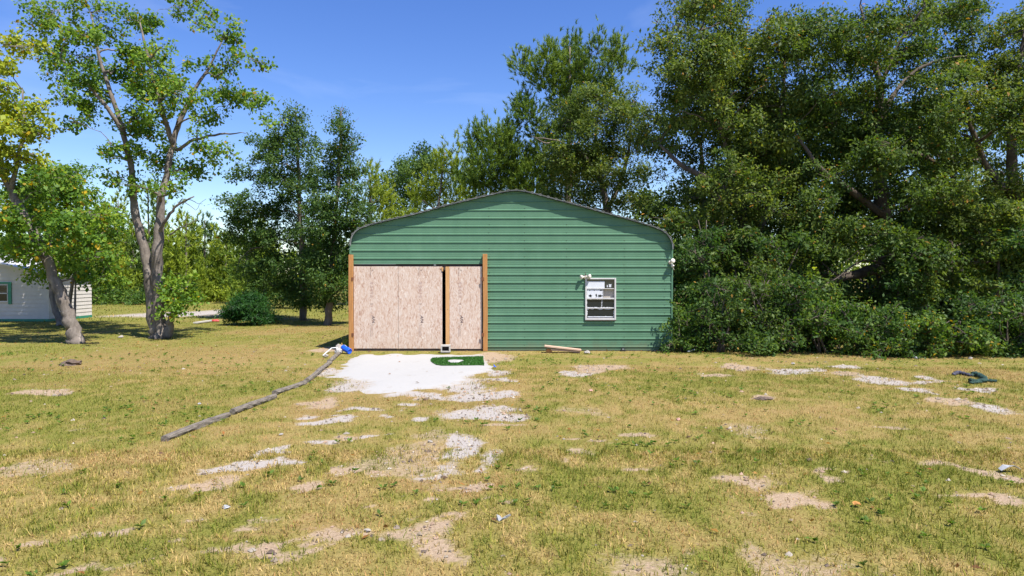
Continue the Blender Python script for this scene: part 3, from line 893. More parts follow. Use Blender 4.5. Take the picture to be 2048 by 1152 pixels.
for ri, ((za, zb), sp) in enumerate(zip(rows, splits)):
    if sp is None:
        pn = pane(gx0, gx1, za, zb); film_glint(pn, gx0, gx1, za, zb, 0.018, 50 + ri)
        film_glint(pn, gx0, gx1, za, za + 0.03, 0.2, 61, True, -0.0138)
    else:
        xm = gx0 + (gx1 - gx0) * sp
        l_ = pane(gx0, xm - .003, za, zb)
        if ri == 1:
            # clear pane: the room behind shows
            boxes('inside_shelf', [(xm, gx1, 0.052, 0.07, za - .05, zb + .02)], M['interior'], win)
            pn = None
            boxes('pane_edge', [(xm - .003, xm + .004, -.014, -.004, za, zb)], M['white_paint'], win)
        else:
            pn = pane(xm + .003, gx1, za, zb)
        if ri == 0:
            film_glint(l_, gx0, xm - .01, za, zb - 0.05, 0.03, 70, True)
            film_glint(pn, xm + 0.10, xm + 0.19, za + .02, za + .13, 0.5, 71, True)  # white piece paints a reflection on the dark pane
            film_glint(pn, xm + 0.05, xm + 0.085, za + .02, za + .10, 0.5, 72, True)  # second, narrower painted reflection
        elif ri == 1:
            film_glint(l_, gx0, xm - .01, za + 0.0, zb, 0.06, 73, True)
            for q_, (fx, fz, fw, fh) in enumerate(((.05, .01, .11, .09), (.24, .015, .06, .10), (.30, .01, .15, .08), (.07, .19, .03, .03), (.36, .19, .09, .04), (.2, .19, .03, .03))):
                rg = np.random.default_rng(80 + q_)
                th = np.linspace(0, 2 * np.pi, 14, endpoint=False); rr_ = rg.uniform(.55, 1.1, 14)
                vv = [(gx0 + fx + fw / 2 + math.cos(t_) * r_ * fw / 2, -0.0150 - 0.0002 * q_, za + fz + fh / 2 + math.sin(t_) * r_ * fh / 2) for t_, r_ in zip(th, rr_)]
                me = bpy.data.meshes.new('bare_spot'); me.from_pydata(vv, [], [tuple(range(14))]); link('bare_spot', me, M['glass'], l_)
        else:
            film_glint(l_, gx0, xm - .004, za, zb, 0.009, 90); film_glint(pn, xm + .004, gx1, za, zb, 0.007, 91)

# ------------------------------------------------------------------ flood lights on the building
def flood_light(label, loc, heads, rz=0):
    root = empty('flood_light', loc, rz)
    tag(root, label, 'lamp', 'flood lights on the green wall')
    bm = bmesh.new()
    bmesh.ops.create_cone(bm, cap_ends=True, segments=16, radius1=0.055, radius2=0.05, depth=0.03, matrix=Matrix.Translation((0, -0.028, 0)) @ Matrix.Rotation(R(90), 4, 'X'))
    link('mounting_plate', bm_mesh('mounting_plate', bm, True), M['fixture'], root)
    for (dx, dz, ax, az, sc) in heads:
        d = Vector((math.sin(ax) * math.cos(az), -math.cos(ax) * math.cos(az), math.sin(az)))
        q_ = d.to_track_quat('Z', 'Y').to_matrix().to_4x4()
        prof_l = [(0.018, 0), (0.028, 0.01), (0.032, 0.05), (0.045, 0.075), (0.062, 0.10), (0.064, 0.125), (0.058, 0.135), (0.03, 0.145), (0.004, 0.147)]
        bm = bmesh.new()
        ringv = []
        for r_, h_ in prof_l:
            ringv.append([bm.verts.new((r_ * sc * math.cos(t_), r_ * sc * math.sin(t_), h_ * sc)) for t_ in np.linspace(0, 2 * math.pi, 14, endpoint=False)])
        for ra, rb in zip(ringv, ringv[1:]):
            for i in range(14):
                bm.faces.new((ra[i], ra[(i + 1) % 14], rb[(i + 1) % 14], rb[i]))
        bm.faces.new(ringv[-1]); bm.faces.new(ringv[0][::-1])
        bmesh.ops.transform(bm, matrix=Matrix.Translation((dx, -0.05, dz)) @ q_, verts=bm.verts[:])
        link('lamp_head', bm_mesh('lamp_head', bm, True), M['fixture'], root)
    return root
f1 = flood_light('twin headed white flood light at the top left corner of the window', (2.085, 0, 2.10), [(-0.03, 0.01, R(-60), R(-5), 0.95), (0.03, 0.01, R(55), R(8), 0.95)])
V_, F_ = tube_np([(0.0, -0.05, 0.03), (0.0, -0.06, 0.09), (-0.01, -0.055, 0.14)], [0.012, 0.01, 0.005], 6)
link('sensor_stem', np_mesh('sensor_stem', V_, F_, smooth=True), M['sill'], f1)
f2 = flood_light('aged white flood light high on the right corner of the green wall', (4.50, 0, 2.52), [(0.0, 0.02, R(20), R(10), 1.05), (0.02, -0.03, R(50), R(-60), 0.8)])
V_, F_ = tube_np([(0.03, -0.05, -0.05), (0.06, -0.07, -0.14), (0.10, -0.08, -0.22)], [0.012, 0.012, 0.008], 6)
link('lamp_arm', np_mesh('lamp_arm', V_, F_, smooth=True), M['fixture'], f2)

# ------------------------------------------------------------------ pale house on the left
HY = 12.0
hx1 = -21.35
house = empty('house', (hx1 - 4, HY, 0)); tag(house, 'cream lap sided house with green window trim behind the leaning tree', 'house')
def hw(name, vv, ff, mat):
    me = bpy.data.meshes.new(name); me.from_pydata([(x - (hx1 - 4), y - HY, z) for x, y, z in vv], [], ff); return link(name, me, mat, house)
eave, ridge_x, hdep = 2.15, hx1 - 5.0, 3.2
slope = 0.24
def gable_z(x): return eave + slope * (min(hx1 - x, x - (hx1 - 10)))
lap = 0.18
vv, ff = [], []
z = 0.12
while z < eave + slope * 5:
    za, zb = z, z + lap
    xa = hx1 if za <= eave else hx1 - (za - eave) / slope
    xb = hx1 if zb <= eave else hx1 - (zb - eave) / slope
    la, lb = (hx1 - 10) + (hx1 - xa), (hx1 - 10) + (hx1 - xb)
    if la >= xa or lb >= xb: break
    i = len(vv)
    vv += [(la, HY - .03, za), (xa, HY - .03, za), (xb, HY, zb), (lb, HY, zb), (la, HY, za), (xa, HY, za)]
    ff += [(i, i + 1, i + 2, i + 3), (i + 4, i + 5, i + 1, i)]
    z += lap
hw('wall', vv, ff, M['house_siding'])
vv, ff = [], []
z = 0.12
while z < eave - 0.01:
    za, zb = z, min(z + lap, eave)
    i = len(vv)
    vv += [(hx1 + .022, HY - .02, za), (hx1 + .022, HY + hdep, za), (hx1, HY + hdep, zb), (hx1, HY - .02, zb), (hx1, HY - .02, za), (hx1, HY + hdep, za)]
    ff += [(i, i + 1, i + 2, i + 3), (i + 4, i + 5, i + 1, i)]
    z += lap
hw('wall', vv, ff, M['house_siding'])
hw('wall', [(hx1, HY + hdep, 0), (hx1 - 10, HY + hdep, 0), (hx1 - 10, HY + hdep, eave), (ridge_x, HY + hdep, eave + slope * 5), (hx1, HY + hdep, eave)], [(0, 1, 2, 3, 4)], M['house_siding'])
hw('corner_board', *(lambda b: (b[0], b[1]))(([(hx1 - .06, HY - .03, .1), (hx1 + .03, HY - .03, .1), (hx1 + .03, HY + .06, .1), (hx1 - .06, HY + .06, .1), (hx1 - .06, HY - .03, eave), (hx1 + .03, HY - .03, eave), (hx1 + .03, HY + .06, eave), (hx1 - .06, HY + .06, eave)], [tuple(int(i) for i in f) for f in cube_f])), M['house_siding'])
def hbox(name, x0, x1, y0, y1, z0_, z1_, mat, parent=None):
    bm = bmesh.new(); box(bm, x0 - (hx1 - 4), x1 - (hx1 - 4), y0 - HY, y1 - HY, z0_, z1_)
    return link(name, bm_mesh(name, bm), mat, parent or house)
hbox('base_trim', hx1 - 10, hx1 + .03, HY - .035, HY + hdep - .01, 0.0, 0.118, M['green_trim'])
rv = []
for yy in (HY - .18, HY + hdep + .18):
    for th in (0.05, -0.02):
        rv += [(hx1 + .2, yy, eave - slope * .2 + th), (ridge_x, yy, eave + slope * 5 + th), (hx1 - 10.2, yy, eave - slope * .2 + th)]
hw('roof', rv, [(0, 1, 7, 6), (1, 2, 8, 7), (3, 9, 10, 4), (4, 10, 11, 5), (0, 3, 4, 1), (1, 4, 5, 2), (6, 7, 10, 9), (7, 8, 11, 10), (0, 6, 9, 3), (2, 5, 11, 8)], M['house_roof'])
wA = P(17.5, 569, HY); wB = P(17.5, 604, HY)
wl_, wr_, wt_, wb_ = wA.x - 0.85, wA.x, wA.z, wB.z
hwin = hbox('window', wl_, wr_, HY - .05, HY - .024, wb_, wt_, M['glass'])
for bx in ((wl_, wr_, wt_ - .03, wt_), (wl_, wr_, (wt_ + wb_) / 2 - .02, (wt_ + wb_) / 2 + .02), (wl_, wr_, wb_, wb_ + .05), (wr_ - .03, wr_, wb_ + .051, wt_ - .031)):
    hbox('window_frame', bx[0], bx[1], HY - .072, HY - .0505, bx[2], bx[3], M['white_paint'], hwin)
hbox('shutter', wr_ + .004, wr_ + .15, HY - .062, HY - .024, wb_ - .1, wt_ + .03, M['green_trim'])
hbox('window_trim', wl_, wr_ + .15, HY - .065, HY - .024, wt_ + .032, wt_ + .115, M['green_trim'])

# ------------------------------------------------------------------ trees
SUNV = np.array(to_sun)
def unit(v):
    return v / (np.linalg.norm(v, axis=-1, keepdims=True) + 1e-9)

def leaf_quads(C_, D, N, Ln, Wd):
    S = unit(np.cross(N, D))
    Nn = unit(np.cross(D, S))
    a = C_
    m = C_ + D * Ln[:, None] * 0.5 + Nn * (Ln * 0.10)[:, None]
    V = np.stack([a, m + S * Wd[:, None] * 0.5, C_ + D * Ln[:, None], m - S * Wd[:, None] * 0.5], 1).reshape(-1, 3)
    F = np.arange(len(C_) * 4).reshape(-1, 4)
    return V, F

def needle_tris(C_, D, Ln, Wd, rng):
    S = unit(np.cross(D, rng.normal(size=D.shape)))
    V = np.stack([C_ - S * Wd[:, None] / 2, C_ + S * Wd[:, None] / 2, C_ + D * Ln[:, None]], 1).reshape(-1, 3)
    return V, np.arange(len(C_) * 3).reshape(-1, 3)

def curve_pts(a, b, rng, n=5, sag=0.12, lift=0.0):
    t = np.linspace(0, 1, n)[:, None]
    d = b - a
    ln = np.linalg.norm(d)
    p = a + d * t
    off = rng.normal(size=3) * sag * ln
    p = p + off * np.sin(np.pi * t) * 0.6
    p[:, 2] += lift * ln * np.sin(np.pi * t[:, 0])
    p[1:-1] += rng.normal(size=(n - 2, 3)) * 0.03 * ln
    return p

PAL = {  # dark, mid, light leaf colours
 'oak':    ((0.017, 0.036, 0.008), (0.038, 0.065, 0.012), (0.080, 0.106, 0.020)),
 'oak_olive': ((0.022, 0.042, 0.008), (0.051, 0.076, 0.014), (0.108, 0.128, 0.025)),
 'dark':   ((0.013, 0.034, 0.008), (0.031, 0.061, 0.013), (0.066, 0.100, 0.020)),
 'tallow': ((0.026, 0.060, 0.008), (0.062, 0.114, 0.013), (0.130, 0.175, 0.019)),
 'tallow_y': ((0.060, 0.092, 0.009), (0.135, 0.165, 0.014), (0.220, 0.215, 0.020)),
 'pine':   ((0.030, 0.060, 0.010), (0.070, 0.112, 0.016), (0.134, 0.174, 0.024)),
 'pine_y': ((0.056, 0.088, 0.009), (0.108, 0.146, 0.014), (0.178, 0.204, 0.020)),
 'pine_d': ((0.022, 0.048, 0.012), (0.048, 0.082, 0.017), (0.090, 0.126, 0.026)),
 'fern':   ((0.005, 0.022, 0.006), (0.012, 0.042, 0.009), (0.028, 0.074, 0.013)),
 'shrub':  ((0.015, 0.038, 0.008), (0.036, 0.072, 0.012), (0.090, 0.128, 0.020)),
}
LEAF_GAIN = 2.0
def pal_col(pal, t):
    p = np.array(PAL[pal])
    t = np.clip(t, 0, 1)[:, None]
    return LEAF_GAIN * np.where(t < 0.5, p[0] + (p[1] - p[0]) * t * 2, p[1] + (p[2] - p[1]) * (t - 0.5) * 2)

def make_tree(name, label, group, base, stems, clumps, pal, leaf=(0.09, 0.05), dens=1.0, tuft=0.17, seed=0, bark='bark', cat='tree',
              needles=False, speck=None, twig_r=0.010, per=9, limb_k=0.05, up=0.35, extra_limbs=(), twigs=True, flat=0.75, lai=2.3):
    """stems: lists of (point, radius); clumps: (centre, (rx,ry,rz), weight). Limbs grow from the stems to every clump, twigs to the leaf tufts in it."""
    rng = np.random.default_rng(seed)
    b = np.array(base)
    root = empty(name, base)
    tag(root, label, cat, group)
    wood, lv = Soup(), Soup()
    nodes, nrad = [], []
    for st in stems:
        pts = np.array([np.array(p) for p, _ in st]); rad = np.array([r for _, r in st])
        k = max(2, int(len(pts) * 4))
        u = np.linspace(0, len(pts) - 1, k)
        pi = np.stack([np.interp(u, np.arange(len(pts)), pts[:, i]) for i in range(3)], 1)
        # soften the corners of the polyline
        for _ in range(2):
            pi[1:-1] = 0.5 * pi[1:-1] + 0.25 * (pi[:-2] + pi[2:])
        ri = np.interp(u, np.arange(len(pts)), rad)
        pi[1:-1] += rng.normal(size=(k - 2, 3)) * ri[1:-1, None] * 0.13
        ri = ri * (1 + 0.05 * rng.normal(size=k).clip(-1.5, 1.5))
        V, F = tube_np(pi - b, ri, 10)
        wood.add(V, F)
        nodes.append(pi); nrad.append(ri)
    for st in extra_limbs:
        pts = np.array([np.array(p) for p, _ in st]); rad = np.array([r for _, r in st])
        k = len(pts) * 3; u = np.linspace(0, len(pts) - 1, k)
        pi = np.stack([np.interp(u, np.arange(len(pts)), pts[:, i]) for i in range(3)], 1)
        pi[1:-1] += rng.normal(size=(k - 2, 3)) * 0.02
        V, F = tube_np(pi - b, np.interp(u, np.arange(len(pts)), rad), 6); wood.add(V, F)
    N = np.concatenate(nodes) if nodes else b[None, :]
    NR = np.concatenate(nrad) if nrad else np.array([0.05])
    order = sorted(range(len(clumps)), key=lambda i: np.min(np.linalg.norm(N - np.array(clumps[i][0]), axis=1)))
    cz = np.array([c[0][2] for c in clumps])
    zlo, zhi = cz.min(), cz.max() + 1e-3
    for ci in order:
        c, r, w = clumps[ci][:3]
        cpal = clumps[ci][3] if len(clumps[ci]) > 3 else pal
        c = np.array(c); r = np.array(r)
        d = N - c
        cost = np.linalg.norm(d, axis=1) + 0.9 * np.clip(d[:, 2] + 0.25 * np.linalg.norm(d[:, :2], axis=1), 0, None)
        k = int(np.argmin(cost))
        a = N[k]
        ln = np.linalg.norm(c - a)
        if ln > 0.05:
            r0 = min(NR[k] * 0.75, 0.014 + limb_k * ln ** 0.8 * 0.6)
            pl = curve_pts(a, c, rng, 7, 0.10, 0.05)
            rl = np.linspace(r0, max(0.008, r0 * 0.3), 7)
            V, F = tube_np(pl - b, rl, 6, cap=False); wood.add(V, F)
            N = np.concatenate([N, pl[2:]]); NR = np.concatenate([NR, rl[2:]])
        else:
            pl = np.stack([a, c + 1e-3])
        vol = r.prod() ** (1 / 3)
        area = (r[0] * r[2] + r[0] * r[1] + r[1] * r[2]) / 3
        nl = 22
        face = 0.5 * leaf[0] * leaf[1]
        m = max(4, int(w * lai * math.pi * area / face / nl))
        ns = max(3, m // 4)
        sdir = unit(rng.normal(size=(ns, 3)))
        sctr = c + sdir * rng.uniform(0.15, 1.0, (ns, 1)) ** 0.6 * rng.uniform(0.75, 1.12 if needles else 1.38, (ns, 1)) * r
        si_ = rng.integers(0, ns, m)
        sub = sctr[si_] + rng.normal(size=(m, 3)) * np.array([1, 1, 0.7]) * tuft * 1.15
        if needles:
            sub = sctr[si_] + rng.normal(size=(m, 3)) * np.array([0.75, 0.75, 1.5]) * tuft
        dirs = unit(sub - c)
        sub[:, 2] = np.maximum(sub[:, 2], 0.06)
        if twigs:
            nt = min(m, 9)
            for j in range(nt):
                src = pl[rng.integers(max(0, len(pl) - 3), len(pl))]
                V, F = tube_np(curve_pts(src, sub[j], rng, 4, 0.10) - b, np.linspace(twig_r, twig_r * 0.4, 4), 4, cap=False); wood.add(V, F)
        lt = rng.normal(0, 0.13, m) + rng.normal(0, 0.10)
        if not needles:
            idx = np.repeat(np.arange(m), nl)
            off = rng.normal(size=(len(idx), 3)) * np.array([1, 1, flat]) * tuft * 0.68
            C_ = sub[idx] + off
            C_[:, 2] = np.maximum(C_[:, 2], 0.03)
            D = unit(unit(off) * 0.5 + rng.normal(size=(len(idx), 3)) * 0.7 + np.array([0, 0, -0.25]))
            Nn = unit(rng.normal(size=(len(idx), 3)) * 0.62 + dirs[idx] * 0.45 + SUNV * (up * 2.2))
            sc = np.exp(rng.normal(-0.08, 0.30, len(idx))).clip(0.4, 1.8)
            V, F = leaf_quads(C_ - b, D, Nn, leaf[0] * sc, leaf[1] * sc)
            t = 0.45 + lt[idx] + rng.normal(0, 0.22, len(idx))
            col = pal_col(cpal, t)
            if speck is not None:
                sp, scol = speck
                hit = rng.random(len(idx)) < sp * (0.3 + 1.6 * (rng.random(m)[idx] > 0.55))
                col[hit] = np.array(scol) * rng.uniform(0.6, 1.25, (hit.sum(), 1))
            lv.add(V, F, np.repeat(col, 4, 0))
        else:
            # shoots with needles all round, tips turned up
            ax = unit(dirs * 0.55 + np.array([0, 0, 0.85]) + rng.normal(size=(m, 3)) * 0.22)
            sl = rng.uniform(0.7, 1.4, m) * tuft
            idx = np.repeat(np.arange(m), nl)
            u = rng.random(len(idx))
            C_ = sub[idx] + ax[idx] * (sl[idx] * u)[:, None]
            D = unit(ax[idx] * 0.95 + rng.normal(size=(len(idx), 3)) * 0.48)
            V, F = needle_tris(C_ - b, D, leaf[0] * rng.uniform(0.7, 1.2, len(idx)), np.full(len(idx), leaf[1]), rng)
            t = 0.38 + lt[idx] + 0.22 * u + rng.normal(0, 0.18, len(idx))
            lv.add(V, F, np.repeat(pal_col(pal, t), 3, 0))
    link('trunk' if cat == 'tree' else 'stem', wood.mesh('trunk', True), M[bark], root)
    cr = link('crown' if cat == 'tree' else 'foliage', lv.mesh('crown'), M['needle' if needles else 'leaf'], root)
    make_tree.count += len(cr.data.polygons) * (1 if needles else 2)
    return root
make_tree.count = 0

def CL(px, py, rx, ry, Y, dy=None, w=1.0):
    """clump seen at image place (px,py) with image half sizes, standing at depth Y"""
    p = P(px, py, Y); s_ = ppm(Y)
    return ((p.x, p.y, max(p.z, 0.15)), (rx / s_, (dy if dy else 0.5 * (rx + ry) / s_), ry / s_), w)
def ST(Y, *pts):
    """stem polyline: (px, py, radius[, dY])"""
    out = []
    for q_ in pts:
        p = P(q_[0], q_[1], Y + (q_[3] if len(q_) > 3 else 0))
        out.append(((p.x, p.y, p.z), q_[2]))
    return out
def jit(rng, lst, Y, spread, w=1.0):
    return [CL(x, y, rx, ry, Y + rng.uniform(-spread, spread), None, w) for x, y, rx, ry in lst]

rng = np.random.default_rng(21)
# tall two stemmed tree left of the building
TY = 4.1
T1 = [(104,25,42,26),(180,25,42,28),(67,55,30,16),(165,70,42,28),(288,38,38,28),(367,12,40,24),(396,45,18,16),(445,70,34,26),(108,112,24,22),(125,140,38,28),
      (158,165,34,32),(120,197,28,13),(175,215,38,26),(146,245,28,13),(233,138,52,40),(250,105,34,22),(325,92,17,13),(283,142,42,36),(335,155,52,36),(362,182,44,38),
      (300,200,48,28),(425,128,20,26),(458,128,24,14),(508,123,28,12),(440,183,38,23),(467,200,38,20),(508,205,28,26),(530,235,16,15),(400,233,34,17),(267,233,36,26),
      (300,258,46,30),(215,287,22,20),(200,308,18,13),(292,300,42,30),(317,333,36,28),(242,355,28,16),(392,292,30,18),(433,308,34,24),(400,335,42,16),(275,372,30,18),
      (345,360,28,18),(130,60,30,18),(215,55,26,22),(150,110,34,22),(200,180,34,24),(240,255,26,18),(60,20,18,12),(255,40,20,16),(420,20,16,14),(478,110,18,14),(310,120,40,26)]
c1 = jit(rng, T1, TY, 1.5, 1.25)
c1 += [CL(350,592,42,36,TY - .3, .7, 1.3), CL(372,575,26,26,TY - .4, .5, 1.3), CL(336,572,22,22,TY - .6, .4, 1.3), CL(366,615,26,14,TY - .5, .4, 1.3)]
make_tree('tallow_tree', 'tall two stemmed tree with sparse spreading crown left of the green building', 'trees on the left lawn', G(320, 675),
    [ST(TY, (320,679,.33),(312,655,.24),(304,600,.20),(300,545,.18),(288,490,.15),(271,440,.14),(268,400,.12),(265,340,.10),(248,270,.085),(226,200,.075),(196,110,.05),(184,35,.025)),
     ST(TY, (322,680,.31,-.05),(320,655,.23,-.05),(315,590,.20,-.1),(311,530,.18,-.1),(319,460,.155,-.1),(321,400,.135),(336,340,.11,.1),(344,290,.095,.2),(360,240,.09,.3),(388,180,.06,.4),(422,130,.04,.5),(445,80,.02,.5)),
     ST(TY, (346,290,.09,.2),(330,240,.08,-.2),(312,180,.06,-.4),(292,100,.045,-.5),(280,45,.02,-.5)),
     ST(TY, (250,270,.08),(215,215,.06,-.4),(165,160,.045,-.7),(120,115,.03,-.9)),
     ST(TY, (333,674,.17,-.2),(341,645,.12,-.25),(349,620,.085,-.3),(352,590,.04,-.3))],
    c1, 'tallow', (0.105, 0.085), 0.95, 0.14, 5, 'bark_pale', speck=(0.035, (0.36, 0.24, 0.014)), per=9.5, twig_r=0.009, flat=0.9,
    extra_limbs=[ST(TY, (352,300,.06,.1),(385,280,.05,-.2),(420,270,.04,-.4),(455,268,.03,-.5),(492,267,.008,-.6)),
                 ST(TY, (316,470,.07,-.1),(332,440,.055,-.4),(352,412,.04,-.5),(388,393,.02,-.7)), ST(TY, (352,412,.02,-.5),(370,398,.014,-.6),(405,408,.006,-.7)),
                 ST(TY, (340,470,.03,-.3),(365,452,.02,-.5),(395,440,.008,-.6)), ST(TY, (370,405,.012,-.6),(392,420,.008,-.7),(412,398,.005,-.8))])

# leaning tree at the left edge
TY2 = 2.07
T2 = [(25,88,42,20),(55,95,22,14),(12,125,28,18),(20,175,20,18),(15,205,30,22),(42,235,46,30),(25,258,42,30),(75,220,24,18),(80,268,24,24),(33,312,46,18),(75,315,26,18),
      (-30,140,40,30),(-50,220,50,40),(-60,100,40,30),(-20,290,40,30),(5,345,36,16)]
T2L = [(60,395,50,32),(120,385,46,32),(175,425,38,32),(45,455,44,32),(112,460,50,34),(176,485,38,34),(62,512,44,22),(120,528,42,20),(95,430,46,32),(150,505,40,26),(85,355,40,20),(150,352,34,18),(205,520,20,22),(20,420,30,26),(170,548,28,13),(20,490,30,20),(205,470,20,24)]
make_tree('tallow_tree', 'leaning tree at the left edge with yellow green top and low leafy crown', 'trees on the left lawn', G(150, 688),
    [ST(TY2, (150,692,.27),(148,670,.215),(143,645,.20),(130,612,.185),(116,575,.165),(97,528,.15),(80,488,.15),(48,432,.13),(22,382,.11),(2,330,.09),(-12,260,.06),(-20,170,.03)),
     ST(TY2, (22,382,.08),(35,320,.06,-.2),(50,260,.045,-.3),(45,180,.02,-.3))],
    jit(rng, T2, TY2, 0.9, 1.6) + [c_ + ('tallow',) for c_ in jit(rng, T2L, TY2, 1.1, 1.25)], 'tallow_y', (0.115, 0.09), 1.0, 0.14, 6, 'bark_pale', speck=(0.045, (0.40, 0.27, 0.014)), per=9.5)
# lower spreading tree beside the pale house
TY3 = 9.3
T3 = [(60,390,56,36),(130,378,52,36),(185,420,42,36),(40,450,48,36),(110,455,56,38),(180,480,42,40),(212,520,22,26),(60,508,50,28),(120,525,46,26),(150,345,38,20),(90,350,46,22),
      (200,556,26,18),(165,545,36,18),(95,420,50,36),(150,500,46,32),(20,400,36,30),(15,500,40,26),(230,470,20,30),(85,545,30,14),(205,440,26,26)]
make_tree('tallow_tree', 'low dense tree with orange flecked leaves shading the cream house wall', 'trees on the left lawn', G(122, 650),
    [ST(TY3 + .4, (124,651,.20),(120,640,.15),(108,608,.12),(102,570,.10),(105,520,.08,-.5),(100,470,.06,-.9),(95,420,.04,-1)),
     ST(TY3 + .4, (126,651,.17),(134,640,.12),(140,600,.08),(146,560,.06,-.4),(160,500,.05,-.8),(175,440,.03,-1)),
     ST(TY3 + .2, (148,651,.05),(150,610,.045),(151,570,.035),(152,530,.02))],
    jit(rng, T3, TY3, 1.4, 1.6), 'tallow', (0.115, 0.09), 1.0, 0.18, 7, 'bark_pale', speck=(0.035, (0.38, 0.24, 0.014)), per=8)

# two upright oaks behind the lawn
O1 = [(470,470,22,14),(455,405,16,8),(640,420,26,28),(635,500,26,26),(525,600,26,12),(600,600,34,12),(490,455,28,16),(592,230,14,20),(588,255,24,20),(560,275,30,20),(530,292,28,17),(602,290,34,26),(545,322,38,22),(500,352,36,14),(560,360,46,28),(612,350,36,28),(512,420,38,22),(570,420,46,32),
      (478,398,26,12),(540,470,42,30),(604,480,42,32),(500,490,28,18),(560,530,42,28),(612,540,38,28),(580,580,38,18),(540,572,32,18),(628,585,24,16),(515,540,30,20),(470,440,20,12)]
make_tree('oak_tree', 'upright oak with bare twigs at its top, just right of the round bush', 'oaks between bush and building', G(608, 640),
    [ST(13.0, (608,643,.19),(607,600,.15),(605,540,.14),(602,460,.12),(598,380,.09),(595,300,.06),(592,225,.02))],
    [(c_, tuple(1.18 * v_ for v_ in r_), w_) for c_, r_, w_ in jit(rng, O1, 13.0, 1.0, 1.5)], 'dark', (0.115, 0.065), 1.0, 0.17, 8, 'bark', per=8, speck=(0.004, (0.35, 0.2, 0.02)),
    extra_limbs=[ST(13.0, (592,240,.02),(590,215,.01),(594,200,.004)), ST(13.0, (590,250,.015),(578,225,.008),(570,208,.003)), ST(13.0, (596,250,.015),(612,225,.008),(617,212,.003)),
                 ST(13.0, (540,490,.04),(505,495,.03),(478,520,.015),(472,545,.005)), ST(13.0, (575,260,.012),(560,228,.006),(552,212,.003))])
O2 = [(640,460,28,26),(720,500,20,26),(715,550,18,24),(630,525,24,22),(635,400,22,20),(681,232,12,18),(684,262,20,22),(690,298,26,22),(667,320,26,26),(702,345,26,22),(672,370,32,28),(706,400,26,28),(662,430,36,28),(697,460,28,28),(652,490,36,28),(690,520,28,28),
      (652,545,36,26),(682,580,24,22),(642,588,28,16),(672,604,24,13),(725,440,18,20)]
make_tree('oak_tree', 'slender pointed oak beside the left corner of the green building', 'oaks between bush and building', G(655, 650),
    [ST(9.9, (655,654,.19),(658,620,.15),(662,560,.13),(668,480,.10),(676,380,.07),(681,290,.04),(682,215,.012))],
    [(c_, tuple(1.18 * v_ for v_ in r_), w_) for c_, r_, w_ in jit(rng, O2, 9.9, 0.8, 1.5)], 'dark', (0.11, 0.06), 1.0, 0.16, 9, 'bark', per=8, speck=(0.004, (0.35, 0.2, 0.02)),
    extra_limbs=[ST(9.9, (682,250,.015),(684,225,.008),(686,204,.003)), ST(9.9, (684,280,.015),(705,250,.008),(718,234,.003)), ST(9.9, (686,300,.015),(712,282,.008),(736,268,.003)),
                 ST(9.9, (680,260,.012),(666,235,.007),(660,218,.003)), ST(9.9, (690,310,.012),(715,300,.006),(730,290,.003))])

# round dark bush
bb = G(497, 650)
rb = np.random.default_rng(2)
bc = []
for i in range(26):
    a_, e_ = rb.uniform(0, 2 * math.pi), rb.uniform(0.05, 1.45)
    bc.append(((bb.x + math.cos(a_) * math.cos(e_) * 0.78, bb.y + 0.3 + math.sin(a_) * math.cos(e_) * 0.8, 0.18 + 0.82 * math.sin(e_)), (0.36, 0.36, 0.30), 1.7))
make_tree('round_bush', 'rounded dark green bush standing alone on the lawn', None, bb, [[((bb.x, bb.y + .3, 0), .05), ((bb.x, bb.y + .3, .5), .03)]], bc, 'fern', (0.13, 0.035), 1.1, 0.12, 10, 'bark_dark', cat='bush', per=12, up=0.5)

# ---- pines behind
def pine(label, base_px, Y, stem_top, clumps, pal, seed, spread=0.8, nsz=(0.24, 0.026), dens=1.0, tuft=0.22, w=1.0, r0=0.16, per=9, limbs=()):
    bx, by = base_px
    b0 = P(bx, by, Y); b0.z = 0
    rr_ = np.random.default_rng(seed)
    p1_ = P(*stem_top, Y)
    st = [((b0.x, Y, -0.05), r0), (tuple(b0.lerp(p1_, 0.35)), r0 * 0.8), (tuple(b0.lerp(p1_, 0.7)), r0 * 0.5), (tuple(p1_), 0.03)]
    return make_tree('pine_tree', label, 'pines behind the lawn and building', (b0.x, Y, 0), [st], jit(rr_, clumps, Y, spread, w), pal, nsz, dens, tuft, seed, 'bark', needles=True, per=per, extra_limbs=limbs, twigs=Y < 20)

P1 = [(1144,92,14,26),(1098,112,24,26),(1048,128,28,20),(1085,150,38,22),(1128,132,32,32),(1164,132,22,24),(1194,98,18,22),(1233,104,20,26),(1217,128,22,24),(1250,134,20,12),(1111,168,36,22),(1170,160,36,26),
      (1042,212,16,26),(1062,225,28,28),(1022,250,18,18),(982,275,36,24),(946,280,13,28),(1009,295,46,26),(966,322,42,26),(1032,322,46,30),(999,353,54,26),(1058,347,46,26),(1085,272,36,26),(1098,316,42,30),(1114,360,46,26),
      (940,360,40,20),(1050,385,60,16),(1150,250,40,30),(1160,330,40,30),(1210,180,40,24),(975,385,50,12),(1130,200,40,24)]
pine('tall ragged pine rising behind the ridge of the green building', (1135, 640), 15.0, (1140, 95), P1, 'pine', 31, 1.2, (0.20, 0.034), 1.15, 0.21, 3.4, 0.24,
     limbs=[ST(15, (1135,300,.06),(1120,290,.05,-.8),(1090,286,.04,-1.4),(1062,272,.015,-1.8))])
pine('bushy yellow green pine just left of the building roof', (850, 640), 24.0, (890, 305),
     [(908,302,14,22),(890,325,24,18),(925,335,26,20),(870,350,28,20),(905,365,40,22),(940,380,36,18),(860,385,38,20),(830,400,30,18),(890,400,46,18),(930,400,40,16),(815,425,30,16)], 'pine_y', 32, 1.2, (0.28, 0.04), 1.0, 0.28, 1.8)
